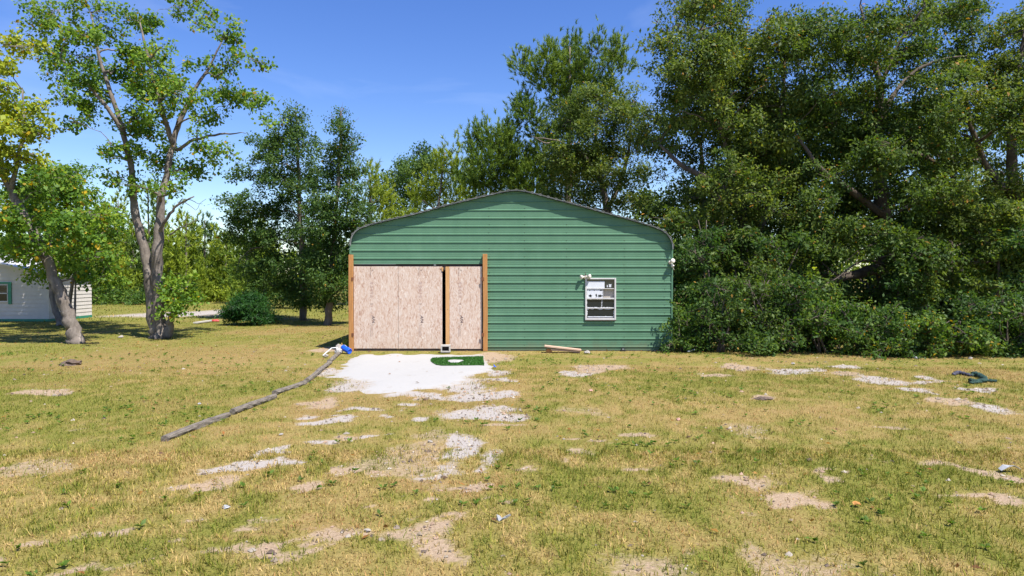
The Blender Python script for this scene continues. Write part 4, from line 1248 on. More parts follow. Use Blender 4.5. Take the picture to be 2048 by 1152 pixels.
make_tree('oak_tree', 'dark rounded oak far behind, between the pointed oak and the roof', None, P(830, 610, 30) * 1.0 - Vector((0, 0, P(830, 610, 30).z)),
    [ST(30, (832,612,.2),(832,500,.16),(830,400,.12),(838,320,.05))],
    jit(rng, [(855,305,22,14),(848,325,34,18),(806,325,22,14),(800,345,34,18),(835,350,40,20),(790,370,34,20),(830,385,44,24),(775,400,36,22),(800,430,44,22),(870,330,24,18),(760,375,20,16)], 30, 1.6, 1.7), 'dark', (0.16, 0.10), 0.9, 0.28, 33, 'bark', per=8)
pine('olive pine filling the gap right of the pointed oak', (745, 615), 27.0, (740, 345),
     [(740,350,18,14),(765,362,16,16),(735,380,26,20),(765,400,28,22),(728,420,28,22),(760,445,30,22),(720,470,28,22),(700,350,18,12),(775,470,20,20),(725,510,26,24),(716,560,24,24),(755,490,28,20)], 'pine_y', 34, 1.2, (0.28, 0.04), 1.0, 0.28, 1.8)

# pines across the left field
fl = [(232,400,46,.9,'pine_y'),(300,372,52,1.2,'pine'),(372,432,44,1,'pine_y'),(408,440,40,1,'pine_d'),(450,470,40,1,'pine_y'),(492,462,44,1,'pine'),(340,470,40,1,'pine_y'),(265,455,40,.9,'pine_d'),(196,430,42,1,'pine_y'),(530,452,44,1,'pine_y')]
names_ = ['first', 'tallest', 'bright', 'dark flat topped', 'low bright', 'dark', 'small bright', 'dull green', 'leftmost', 'rightmost']
lab_ = ['yellow green pine beyond the field, just left of the tall two stemmed tree', 'tallest pine seen between the stems of the tall two stemmed tree',
        'bright pine beyond the field, just right of the tall two stemmed tree', 'dark flat topped pine beyond the field under the open sky gap',
        'low bright pine beyond the field, above and left of the round bush', 'dark pine directly behind the round bush', 'small bright pine behind the leafy sucker of the tall tree',
        'dull green pine beyond the field behind the left stem of the tall tree', 'leftmost bright pine beyond the field, right of the cream house', 'bright pine half hidden behind the left oak of the pair']
for i, (px, ty, rw, k_, pl_) in enumerate(fl):
    rr_ = np.random.default_rng(400 + i)
    Y = [33, 38, 34, 44, 36, 31, 30, 36, 31, 40][i]
    by = 548 + FPX * CAM_Z / (Y - CAM_Y)
    cl = []
    nlev = 8
    for lv_ in range(nlev):
        t = lv_ / (nlev - 1)
        yy = ty + 12 + (by - 14 - ty - 12) * t
        half = rw * (0.28 + 0.75 * t ** 0.6)
        for q_ in range(2 + int(t * 2.5)):
            cl.append((px + rr_.uniform(-half, half) * 0.85, yy + rr_.uniform(-8, 8), max(12, half * 0.5), 15))
    pine(lab_[i], (px, by), Y, (px + rr_.uniform(-6, 6), ty), cl, pl_, 420 + i, 1.0, (0.34, 0.07), 0.75, 0.34, 1.9, 0.13)

# low brush at the edge of the field
fs_ = [((300, 606), 34, 80, 26, 'low dark brush at the field edge right of the cream house', 'dark'), ((215, 612), 30, 60, 34, 'leafy thicket beside the right corner of the cream house', 'shrub'),
       ((420, 604), 36, 60, 22, 'pale weedy brush at the field edge left of the round bush', 'pine_y'), ((565, 608), 24, 70, 40, 'dark thicket behind the round bush and left oak', 'dark')]
for i, ((px, py), Y, hw_, hh_, lb, pl_) in enumerate(fs_):
    rr_ = np.random.default_rng(500 + i)
    cl = [CL(px + rr_.uniform(-hw_, hw_), py - rr_.uniform(0.1, 1) * hh_, 16, 12, Y + rr_.uniform(-1, 1)) for _ in range(16)]
    b0 = G(px, py)
    make_tree('thicket', lb, 'brush along the field edge', (b0.x, Y, 0), [[((b0.x, Y, 0), .05), ((b0.x, Y, .6), .03)]], cl, pl_, (0.17, 0.09), 0.9, 0.26, 510 + i, 'bark_dark', cat='bush', per=8, twigs=False)

# far wood that closes the horizon
far = Soup(); rr_ = np.random.default_rng(77)
for i in range(150):
    Y = rr_.uniform(70, 110); x = rr_.uniform(-95, 95)
    h = rr_.uniform(4.5, 8.5)
    n = 230
    t = rr_.random(n) ** 0.8
    c = np.stack([x + rr_.normal(0, 1.6, n) * (1.15 - t), Y + rr_.normal(0, 1.2, n), 0.3 + t * h], 1)
    D = unit(rr_.normal(size=(n, 3)) + np.array([0, 0, .6])); Nn = unit(rr_.normal(size=(n, 3)) + np.array([0, 0, .6]))
    V, F = leaf_quads(c, D, Nn, rr_.uniform(.7, 1.4, n), rr_.uniform(.3, .55, n))
    far.add(V, F, np.repeat(pal_col(['pine', 'dark', 'pine_y'][i % 3], 0.45 + rr_.normal(0, .25, n)), 4, 0))
o = link('far_woods', far.mesh('far_woods'), M['leaf']); tag(o, 'far line of woods closing the horizon', 'woods', kind='stuff')

# ---- the big trees on the right
def fill(rng, n, poly, Yr, r_px, excl=(), w=1.0):
    poly = np.array(poly, float); out = []
    x0, x1, y0, y1 = poly[:, 0].min(), poly[:, 0].max(), poly[:, 1].min(), poly[:, 1].max()
    placed = []
    tries = 0
    while len(out) < n and tries < n * 60:
        tries += 1
        x, y = rng.uniform(x0, x1), rng.uniform(y0, y1)
        ins = False; j = len(poly) - 1
        for i in range(len(poly)):
            if (poly[i, 1] > y) != (poly[j, 1] > y) and x < (poly[j, 0] - poly[i, 0]) * (y - poly[i, 1]) / (poly[j, 1] - poly[i, 1]) + poly[i, 0]: ins = not ins
            j = i
        if not ins: continue
        if any(((x - ex) / erx) ** 2 + ((y - ey) / ery) ** 2 < 1 for ex, ey, erx, ery in excl): continue
        if placed and min((x - a) ** 2 + (y - b_) ** 2 for a, b_ in placed) < (r_px[0] * 0.62) ** 2 and tries < n * 40: continue
        placed.append((x, y))
        r = rng.uniform(*r_px)
        out.append(CL(x, y, r * rng.uniform(1.0, 1.35), r * rng.uniform(0.6, 0.85), rng.uniform(*Yr), None, w))
    return out

R4 = [(1160,402,46,18),(1235,402,40,16),(1212,345,46,22),(1120,320,40,22),(1225,225,44,24),(1165,240,40,22),(1100,405,40,14),(1285,345,24,18),(1180,310,46,24),(1250,310,36,22),(1180,190,44,28),(1147,212,40,24),(1230,200,40,28),(1268,200,20,24),(1131,246,44,24),(1190,252,54,28),(1250,252,40,28),(1157,292,48,28),(1213,298,40,24),(1276,275,26,24),(1197,332,44,24),(1151,353,44,24),
      (1237,363,36,18),(1190,382,44,20),(1270,395,28,18),(1110,385,36,16),(1300,220,14,20)]
make_tree('oak_tree', 'olive oak crown in front of the ragged pine above the right roof slope', 'oaks behind the right side of the building', P(1225, 640, 11.5) - Vector((0, 0, P(1225, 640, 11.5).z)),
    [ST(11.5, (1225,640,.24),(1222,500,.2),(1215,420,.16),(1200,350,.12),(1190,270,.07),(1200,200,.03)), ST(11.5, (1215,420,.1),(1245,360,.08),(1262,280,.05),(1262,210,.02))],
    jit(rng, R4, 11.5, 1.4, 1.6), 'oak_olive', (0.115, 0.058), 1.0, 0.17, 41, 'bark', per=8, speck=(0.01, (0.40, 0.22, 0.02)),
    extra_limbs=[ST(11.5, (1200,350,.05),(1160,300,.04,-1),(1110,280,.03,-1.5),(1062,272,.01,-1.8))])

rr = np.random.default_rng(1)
gapsL = [(1440,275,62,30),(1345,320,40,26),(1310,350,40,36),(1500,30,12,40),(1385,330,30,16)]
c2 = fill(rr, 62, [(1318,130),(1345,15),(1400,-30),(1480,-20),(1500,60),(1545,60),(1590,-10),(1600,250),(1560,330),(1480,330),(1400,230),(1330,250)], (3.5, 7.5), (30, 46), gapsL, 0.9)
c2 += fill(rr, 44, [(1345,400),(1420,340),(1500,330),(1600,330),(1620,480),(1500,560),(1345,560)], (2.8, 6.5), (28, 42), [(1310,360,50,50)], 0.95)
c2 += fill(rr, 16, [(1290,230),(1380,260),(1500,250),(1500,310),(1400,360),(1330,400),(1290,410),(1270,300)], (5, 9), (30, 44), (), 0.42)
make_tree('oak_tree', 'large oak with olive crown rising just right of the building corner', 'big oaks on the right', P(1500, 680, 5.2) - Vector((0, 0, P(1500, 680, 5.2).z)),
    [ST(5.2, (1500,690,.34),(1498,600,.28),(1490,500,.25),(1480,400,.20),(1462,320,.16),(1440,240,.12),(1420,150,.08),(1400,60,.04)),
     ST(5.2, (1490,500,.18),(1540,420,.15,.2),(1560,330,.12,.4),(1565,220,.08,.6),(1570,110,.05,.6),(1560,40,.02,.6)),
     ST(5.2, (1480,400,.14),(1420,360,.11,-.4),(1360,330,.08,-.6),(1320,290,.04,-.6))],
    c2, 'oak_olive', (0.12, 0.06), 1.0, 0.16, 42, 'bark_dark', lai=2.7, per=7.6, speck=(0.012, (0.40, 0.20, 0.03)),
    extra_limbs=[ST(4.4, (1440,260,.05),(1430,215,.04),(1455,195,.03,-.4),(1478,180,.012,-.6)), ST(4.4, (1430,250,.04),(1395,232,.03,-.5),(1360,222,.01,-.8)), ST(4.4,(1470,230,.03),(1500,190,.02,-.6),(1530,170,.008,-.9))])

gapsR = [(1890,115,34,30),(2012,45,30,26),(1670,25,34,34),(1760,160,14,36),(1718,520,78,44),(1600,150,10,12),(1935,560,56,36)]
c3 = fill(rr, 88, [(1590,60),(1640,40),(1700,40),(1720,-60),(1990,-70),(1960,120),(1900,220),(1900,420),(1780,470),(1640,470),(1580,380),(1575,200)], (2.4, 7.5), (32, 50), gapsR, 0.9)
c3 += fill(rr, 26, [(1600,430),(1680,440),(1800,470),(1880,470),(1880,600),(1800,600),(1640,560)], (2.0, 4.5), (26, 38), gapsR, 0.95)
make_tree('oak_tree', 'broad oak with a dark hollow under its low limb, centre of the right hand mass', 'big oaks on the right', P(1772, 690, 5.0) - Vector((0, 0, P(1772, 690, 5.0).z)),
    [ST(5.0, (1776,692,.42),(1778,620,.36),(1776,560,.33),(1770,480,.28),(1762,400,.24),(1755,320,.20),(1755,240,.16),(1762,170,.12),(1740,90,.07),(1720,10,.03)),
     ST(5.0, (1755,250,.13),(1785,190,.08,.2),(1830,140,.06,.4),(1880,118,.045,.5),(1950,110,.02,.6)),
     ST(4.6, (1774,535,.22),(1725,545,.17,-.5),(1670,560,.12,-.9),(1620,590,.06,-1.2)),
     ST(4.6, (1766,430,.14),(1700,380,.11,-.5),(1640,340,.08,-1),(1600,280,.05,-1)),
     ST(4.6, (1757,330,.12),(1820,300,.1,-.4),(1880,330,.07,-.9)),
     ST(4.8, (1762,170,.08),(1800,80,.06),(1850,10,.03))],
    c3, 'oak', (0.12, 0.06), 1.0, 0.16, 43, 'bark_dark', lai=2.7, per=7.6, speck=(0.012, (0.36, 0.19, 0.03)),
    extra_limbs=[ST(3.2, (1775,530,.05),(1740,520,.04),(1715,525,.03,-.4),(1680,552,.022,-.6),(1640,575,.008,-.8)), ST(3.4, (1770,495,.04),(1745,488,.03,-.2),(1715,502,.02,-.4),(1690,525,.006,-.5)),
                 ST(2.8, (1718,505,.014),(1712,525,.009),(1706,535,.004))])
c4 = fill(rr, 60, [(1900,150),(1960,130),(2000,60),(2060,20),(2140,-40),(2180,500),(2000,520),(1900,470),(1880,300)], (2.2, 6.5), (32, 50), gapsR, 0.9)
c4 += fill(rr, 16, [(1960,480),(2150,480),(2150,600),(1990,600)], (2.0, 4), (26, 38), gapsR, 0.9)
make_tree('oak_tree', 'lighter leaved oak at the far right edge, partly cut by the frame', 'big oaks on the right', P(2040, 690, 4.6) - Vector((0, 0, P(2040, 690, 4.6).z)),
    [ST(4.6, (2040,690,.34),(2042,600,.28),(2040,500,.24),(2030,400,.19),(2020,300,.15),(2030,180,.1),(2050,60,.05)), ST(4.6, (2030,400,.14),(1975,340,.11,-.3),(1940,250,.08,-.6),(1930,180,.04,-.6))],
    c4, 'oak_olive', (0.12, 0.06), 1.0, 0.16, 44, 'bark_dark', lai=2.7, per=7.6, speck=(0.012, (0.36, 0.19, 0.03)))
# trees deeper in the mass
deep = [((1400,640), 13.0, [(1330,240),(1420,180),(1500,250),(1520,600),(1290,600),(1290,420)], 24, 'dark oak filling the depth behind the building corner', 45, [(1440,275,70,36),(1345,320,50,36),(1310,350,50,50),(1385,340,40,30)]),
        ((1650,640), 12.0, [(1500,250),(1600,140),(1720,200),(1760,600),(1520,600)], 34, 'dark oak in the depth behind the hollow of the broad oak', 46, [(1670,25,40,40)]),
        ((1900,640), 13.0, [(1780,250),(1900,200),(2060,200),(2120,600),(1800,600)], 36, 'dark oak deep in the mass towards the right edge', 47, [(1890,115,40,40),(1915,545,46,46)])]
for (bp_, Y, poly_, n_, lb, sd, ex) in deep:
    b0 = P(*bp_, Y); b0.z = 0
    make_tree('oak_tree', lb, 'big oaks on the right', b0, [ST(Y, (bp_[0], 640, .26), (bp_[0] - 5, 500, .2), (bp_[0] + 8, 380, .14), (bp_[0], 280, .06))],
        fill(np.random.default_rng(sd), n_, poly_, (Y - 2, Y + 2), (42, 60), ex, 1.0), 'oak', (0.18, 0.10), 0.9, 0.25, sd, 'bark_dark', per=8, twigs=False)
# pale double trunk seen through the gap
b0 = P(1846, 640, 7.5); b0.z = 0
make_tree('bare_trunk_tree', 'pale twin trunk seen through the gap right of the hollow', None, b0,
    [ST(7.5, (1838,648,.13),(1840,600,.1),(1836,520,.09),(1830,420,.06)), ST(7.5, (1852,648,.12),(1850,600,.1),(1856,520,.08),(1866,420,.05))],
    [CL(1835,430,40,30,7.5), CL(1870,410,40,30,7.5)], 'oak', (0.10, 0.05), 0.8, 0.2, 48, 'bark_pale')
pine('sunlit yellow green pine seen far through the gap on the right', (1920, 620), 20.0, (1925, 490), [(1925,505,26,14),(1905,530,30,16),(1945,540,30,16),(1915,560,40,16),(1950,580,36,16),(1890,580,30,14),(1925,600,44,12)], 'pine_y', 49, .8, (0.26, 0.03), 1.0, 0.26)

# shrubs in front of the oaks
sh = [ # px, base py, half width px, top py, palette, label
 (1396,701,26,606,'shrub','leafy shrub leaning over the right corner of the green wall'),
 (1446,706,40,560,'dark','dark glossy shrub one step right of the building corner'),
 (1520,708,50,540,'oak','tall dull shrub below the first big oak'),
 (1600,708,52,556,'dark','dense dark shrub left of the hollow under the broad oak'),
 (1672,711,50,590,'shrub','bright green shrub below the hollow of the broad oak'),
 (1750,714,52,600,'dark','rounded dark shrub right below the broad oak trunk'),
 (1835,716,54,640,'shrub','low shrub with yellow flecked leaves below the pale twin trunk'),
 (1915,718,54,622,'shrub','bright leafy shrub right of the yellow flecked one'),
 (1990,714,52,590,'dark','tall shrub with upright sprays near the right edge'),
 (2065,716,54,600,'shrub','shrub cut by the right edge of the frame'),
 (1550,712,44,664,'dark','small low green shrub at the lawn edge below the first big oak'),
 (1800,716,46,668,'dark','small low leafy shrub at the lawn edge below the broad oak'),
]
for i, (px, py, hw_, ty, pl_, lb) in enumerate(sh):
    rr_ = np.random.default_rng(600 + i)
    b0 = G(px, py); Yb = b0.y + (0.7 if hw_ > 40 else 0.35)
    s_ = ppm(Yb)
    cl = []
    n_ = int(11 + (py - ty) * hw_ / 330)
    for q_ in range(n_):
        t = rr_.random()
        yy = py - 12 - (py - ty - 22) * t
        half = hw_ * (1.35 - 0.45 * t)
        cl.append(CL(px + rr_.uniform(-half, half), yy, rr_.uniform(12, 26), rr_.uniform(8, 20), Yb + rr_.uniform(-.6, .9), None, 1.3))
    speck = (0.05, (0.42, 0.28, 0.02)) if 'yellow' in lb else (0.008, (0.35, 0.2, 0.03))
    top_ = P(px, ty + 20, Yb)
    stems_ = []
    for q_ in range(4):
        stems_.append([((b0.x + rr_.uniform(-.15, .15), Yb, -0.02), .035), ((b0.x + rr_.uniform(-.4, .4), Yb + rr_.uniform(-.2, .2), top_.z * .5), .025), ((b0.x + rr_.uniform(-.6, .6), Yb, top_.z), .01)])
    make_tree('shrub', lb, 'shrubs along the foot of the oaks', (b0.x, Yb, 0), stems_, cl, pl_, (0.10, 0.05), 1.0, 0.13, 620 + i, 'bark_dark', cat='shrub', per=8.5, speck=speck, up=0.22)
# saplings and hanging undergrowth between the shrubs and the oaks
ug = [(1400,440,50,'dark','tall leafy sapling filling the gap behind the building corner shrub'), (1480,460,56,'oak','tall sapling with hanging leaves left of the first oak trunk'),
      (1570,470,54,'dark','dense sapling right of the first oak trunk'), (1660,575,50,'oak','low sapling in the dark under the hollow'),
      (1810,500,50,'dark','leafy sapling in front of the broad oak trunk'), (1985,470,58,'oak','sapling with layered leaves in front of the far right oak'), (2065,460,54,'dark','tall sapling at the right edge of the frame')]
for i, (px, ty, hw_, pl_, lb) in enumerate(ug):
    rr_ = np.random.default_rng(700 + i); Yb = 2.6 + rr_.uniform(-.3, .5)
    p0 = P(px, 690, Yb); tz = P(px, ty, Yb).z
    cl = []
    for q_ in range(19):
        t = rr_.random(); yy = 672 - (672 - ty) * t
        cl.append(CL(px + rr_.uniform(-hw_, hw_) * (1.05 - .4 * t), yy, rr_.uniform(22, 34), rr_.uniform(14, 22), Yb + rr_.uniform(-.8, .8), None, 1.1))
    st_ = [[((p0.x + rr_.uniform(-.2, .2), Yb, -.02), .045), ((p0.x + rr_.uniform(-.4, .4), Yb, tz * .5), .03), ((p0.x + rr_.uniform(-.6, .6), Yb, tz), .012)] for _ in range(2)]
    make_tree('sapling', lb, 'saplings under the right hand oaks', (p0.x, Yb, 0), st_, cl, pl_, (0.125, 0.062), 1.0, 0.15, 720 + i, 'bark_dark', cat='sapling', speck=(0.006, (0.30, 0.18, 0.03)), up=0.2)
# dark thickets deeper under the oaks
for i, (px, ty, lb) in enumerate(((1420, 470, 'dark thicket deep behind the building corner'), (1580, 480, 'dark thicket deep under the first big oak'), (1725, 560, 'dark thicket at the back of the hollow'),
                                  (1860, 585, 'dark thicket behind the pale twin trunk'), (2030, 480, 'dark thicket deep at the right edge'))):
    rr_ = np.random.default_rng(800 + i); Yb = 9.0
    p0 = P(px, 650, Yb)
    cl = [CL(px + rr_.uniform(-85, 85), 650 - (650 - ty) * rr_.random(), 34, 24, Yb + rr_.uniform(-1, 1), None, 1.0) for _ in range(18)]
    make_tree('thicket', lb, 'thickets under the right hand oaks', (p0.x, Yb, 0), [[((p0.x, Yb, 0), .05), ((p0.x, Yb, 1.2), .03)]], cl, 'dark', (0.20, 0.11), 1.0, 0.25, 820 + i, 'bark_dark', cat='bush', twigs=False)
# vine climbing at the building corner, standing just in front of the wall edge
vine_c = [(1352,688,16,10),(1362,672,18,12),(1344,665,10,10),(1352,645,9,10),(1356,628,7,8),(1372,690,20,10),(1345,640,6,8),(1350,612,6,7),(1338,690,8,8)]
b0 = G(1356, 701)
make_tree('vine', 'leafy vine growing up the right corner of the green wall', None, (b0.x, -0.25, 0), [[((b0.x, -.25, 0), .02), ((b0.x - .04, -.22, .6), .015), ((b0.x - .06, -.2, 1.2), .008)]],
    [CL(x, y, rx, ry, -0.30 - 0.02 * i) for i, (x, y, rx, ry) in enumerate(vine_c)], 'shrub', (0.08, 0.045), 0.9, 0.08, 70, 'bark_dark', cat='vine', per=9, up=0.4)
print('LEAFTRIS', make_tree.count)

# ------------------------------------------------------------------ grass
def grass_blades(n, dmin, dmax, hmin, hmax, w, seed, segs):
    rng = np.random.default_rng(seed)
    D = np.sqrt(rng.uniform(dmin ** 2, dmax ** 2, n))
    X = rng.uniform(-0.93, 0.93, n) * D
    Y = D + CAM_Y
    # gather blades into loose tufts
    k = rng.random(n) < 0.55
    tx = np.round(X / 0.11) * 0.11; tyy = np.round(Y / 0.11) * 0.11
    hx_ = hashgrid((tx * 100).astype(np.int64), (tyy * 100).astype(np.int64), 4)
    X = np.where(k & (hx_ > .45), tx + rng.normal(0, .02, n) + (hx_ - .7) * .2, X); Y = np.where(k & (hx_ > .45), tyy + rng.normal(0, .02, n), Y)
    bare, white, straw, green = fields(X, Y)
    bare = np.clip(bare + 0.9 * (fbm(X * 9, Y * 6.5, 121, 3) - 0.5) * (bare > 0.04), 0, 1)
    keep = rng.random(n) > np.clip(bare * 1.1, 0, 0.92)
    keep &= rng.random(n) > 0.35 * straw
    keep &= ~((X > WX0 - .02) & (X < WX1 + .02) & (Y > -0.06) & (Y < BD))
    inp = in_pad(X, Y)
    dpad = np.full(n, 9.0); dpad[inp] = np.sqrt(np.min((X[inp][:, None] - PAD[None, ::3, 0]) ** 2 + (Y[inp][:, None] - PAD[None, ::3, 1]) ** 2, axis=1))
    keep &= ~(inp & ((dpad > 0.22) | (rng.random(n) < 0.45) | (Y > -0.6)))
    keep &= ~((X > 4.3) & (Y > 1.2 + 0.0 * X))
    X, Y, bare, white, straw, green = [a[keep] for a in (X, Y, bare, white, straw, green)]
    n = len(X)
    Z = gheight(X, Y) - 0.010
    h = rng.uniform(hmin, hmax, n) * (0.45 + 0.45 * fbm(X * 0.9, Y * 0.9, 91, 3) + 0.55 * fbm(X * 4.2, Y * 3.6, 63, 3)) * (1 - 0.35 * straw)
    tall = rng.random(n) < 0.015
    h = np.where(tall, h * 2.0, h)
    lean = np.abs(rng.normal(0.75, 0.42, n)).clip(0.05, 1.45)
    az = rng.uniform(0, 2 * np.pi, n)
    d = np.stack([np.cos(az) * np.sin(lean), np.sin(az) * np.sin(lean), np.cos(lean)], 1)
    sa = az + np.pi / 2 + rng.normal(0, .6, n)
    s_ = np.stack([np.cos(sa), np.sin(sa), np.zeros(n)], 1)
    p = np.stack([X, Y, Z], 1)
    wd = (w * rng.uniform(0.7, 1.4, n))[:, None]
    # colour: green to straw
    t = np.clip(green * 1.05 + rng.normal(0, 0.28, n) - 0.12, 0, 1)[:, None]
    cs = np.array([0.425, 0.300, 0.125]); cm = np.array([0.262, 0.228, 0.044]); cg = np.array([0.118, 0.150, 0.018])
    col = np.where(t < .5, cs + (cm - cs) * t * 2, cm + (cg - cm) * (t - .5) * 2)
    st = (rng.random(n) < straw * 0.75)
    col[st] = np.array([0.37, 0.215, 0.088]) * rng.uniform(.7, 1.2, (st.sum(), 1))
    br = rng.random(n) < 0.035
    col[br] = np.array([0.130, 0.175, 0.026])
    col *= rng.uniform(0.55, 1.45, (n, 1))
    if segs == 1:
        V = np.stack([p - s_ * wd / 2, p + s_ * wd / 2, p + d * h[:, None]], 1).reshape(-1, 3)
        F = np.arange(3 * n).reshape(-1, 3); rep = 3
    else:
        m = p + d * h[:, None] * .55 + np.array([0, 0, 1]) * (h * .10)[:, None]
        e = p + d * h[:, None] - np.array([0, 0, 1]) * (h * .12)[:, None]
        V = np.stack([p - s_ * wd / 2, p + s_ * wd / 2, m + s_ * wd * .4, m - s_ * wd * .4, e], 1).reshape(-1, 3)
        i = np.arange(n)[:, None] * 5
        F = np.concatenate([i + np.array([[0, 1, 2]]), i + np.array([[0, 2, 3]]), i + np.array([[3, 2, 4]])]); rep = 5
    return V, F, np.repeat(col, rep, 0)
gs = Soup()
gs.add(*grass_blades(125000, 4.0, 8.5, .038, .095, .0058, 1, 2))
gs.add(*grass_blades(270000, 8.0, 16.0, .035, .075, .0090, 2, 1))
gs.add(*grass_blades(160000, 15.5, 32.0, .035, .07, .016, 3, 1))
gs.add(*grass_blades(50000, 31.0, 62.0, .06, .14, .05, 4, 1))
grass = link('grass', gs.mesh('grass'), M['grass']); tag(grass, 'short dry olive grass covering the lawn', 'grass', kind='stuff')
print('grass tris', len(grass.data.polygons))
# gravel crumbs on the bare sand
rr_ = np.random.default_rng(15)
n = 90000
D = np.sqrt(rr_.uniform(4.2 ** 2, 18 ** 2, n)); X = rr_.uniform(-.85, .85, n) * D; Y = D + CAM_Y
fb_, fw_, fs_2, fg_ = fields(X, Y)
ok = (rr_.random(n) < np.maximum(fb_, 0.02) * 0.30) & ~in_pad(X, Y) & (Y < -0.15)
X, Y, fw_ = X[ok], Y[ok], fw_[ok]; n = len(X)
octv = np.array([(1, 0, 0), (0, 1, 0), (-1, 0, 0), (0, -1, 0), (0, 0, .7), (0, 0, -.5)], float)
octf = np.array([(0, 1, 4), (1, 2, 4), (2, 3, 4), (3, 0, 4)])
sz_ = rr_.gamma(2.0, 0.0045, n).clip(.004, .03) * (1 + .05 * (Y - CAM_Y))
az = rr_.uniform(0, 6.28, n); ca, sa_ = np.cos(az), np.sin(az)
sv = octv[None] * sz_[:, None, None] * rr_.uniform(.6, 1.3, (n, 6, 1))
V = np.stack([sv[..., 0] * ca[:, None] - sv[..., 1] * sa_[:, None] + X[:, None], sv[..., 0] * sa_[:, None] + sv[..., 1] * ca[:, None] + Y[:, None], sv[..., 2] + gheight(X, Y)[:, None]], -1).reshape(-1, 3)
F = (np.arange(n)[:, None, None] * 6 + octf[None]).reshape(-1, 3)
gc = np.array([(0.34, 0.30, 0.25), (0.22, 0.18, 0.14), (0.30, 0.21, 0.15), (0.13, 0.10, 0.08)])[rr_.integers(0, 4, n)] * rr_.uniform(.7, 1.2, (n, 1))
o = link('gravel', np_mesh('gravel', V, F, np.repeat(gc, 6, 0)), M['grit']); tag(o, 'gravel crumbs scattered over the bare sand patches', 'gravel', kind='stuff')
# broad leaved weeds low in the lawn
ws = Soup(); rr_ = np.random.default_rng(16)
n = 2600
D = np.sqrt(rr_.uniform(4.5 ** 2, 19 ** 2, n)); X = rr_.uniform(-.82, .82, n) * D; Y = D + CAM_Y
fb_, fw_, fs_2, fg_ = fields(X, Y)
ok = (rr_.random(n) < fg_ * (fbm(X * .8, Y * .8, 200, 3) > .50)) & (fb_ < .4) & ~in_pad(X, Y) & (Y < -.2)
X, Y = X[ok], Y[ok]; n = len(X)
for q_ in range(7):
    az = rr_.uniform(0, 6.28, n); L_ = rr_.uniform(.03, .075, n)
    V, F = leaf_quads(np.stack([X, Y, gheight(X, Y) + .02], 1), unit(np.stack([np.cos(az), np.sin(az), rr_.uniform(.15, .9, n)], 1)), unit(rr_.normal(size=(n, 3)) * .3 + np.array([0, 0, 1.])), L_, L_ * .5)
    ws.add(V, F, np.repeat(np.array([0.085, 0.150, 0.020]) * rr_.uniform(.6, 1.5, (n, 1)), 4, 0))
o = link('weeds', ws.mesh('weeds'), M['leaf']); tag(o, 'broad leaved green weeds low in the grass', 'weeds', kind='stuff')
# fallen leaves and scraps on the lawn
fs2 = Soup(); rr_ = np.random.default_rng(12)
n = 5200
D = np.sqrt(rr_.uniform(4.5 ** 2, 30 ** 2, n)); X = rr_.uniform(-.85, .85, n) * D; Y = D + CAM_Y
ok = ~in_pad(X, Y) | (rr_.random(n) < .12)
ok &= ~((X > WX0) & (X < WX1) & (Y > -.1)) & ~((X > 4.5) & (Y > 0.5))
ok &= rr_.random(n) < np.where((X < -5) & (Y > -1), 1.0, np.where((Y > -2.2), .8, .22))
X, Y = X[ok], Y[ok]; n = len(X)
c = np.stack([X, Y, gheight(X, Y) + np.where(in_pad(X, Y), .035, .025)], 1)
az = rr_.uniform(0, 2 * np.pi, n)
V, F = leaf_quads(c, np.stack([np.cos(az), np.sin(az), rr_.normal(0, .2, n)], 1), unit(rr_.normal(size=(n, 3)) * .4 + np.array([0, 0, 1])), rr_.uniform(.04, .09, n), rr_.uniform(.025, .05, n))
colr = np.array([(0.30, 0.13, 0.04), (0.20, 0.10, 0.045), (0.36, 0.20, 0.05), (0.14, 0.08, 0.05), (0.33, 0.26, 0.18)])[rr_.integers(0, 5, n)] * rr_.uniform(.7, 1.2, (n, 1))
o = link('fallen_leaves', np_mesh('fallen_leaves', V, F, np.repeat(colr, 4, 0)), M['leaf']); tag(o, 'dry brown leaves scattered over the lawn', 'leaves', kind='stuff')

# ------------------------------------------------------------------ things lying about
def gz(p): return float(gheight(np.array([p.x]), np.array([p.y]))[0])
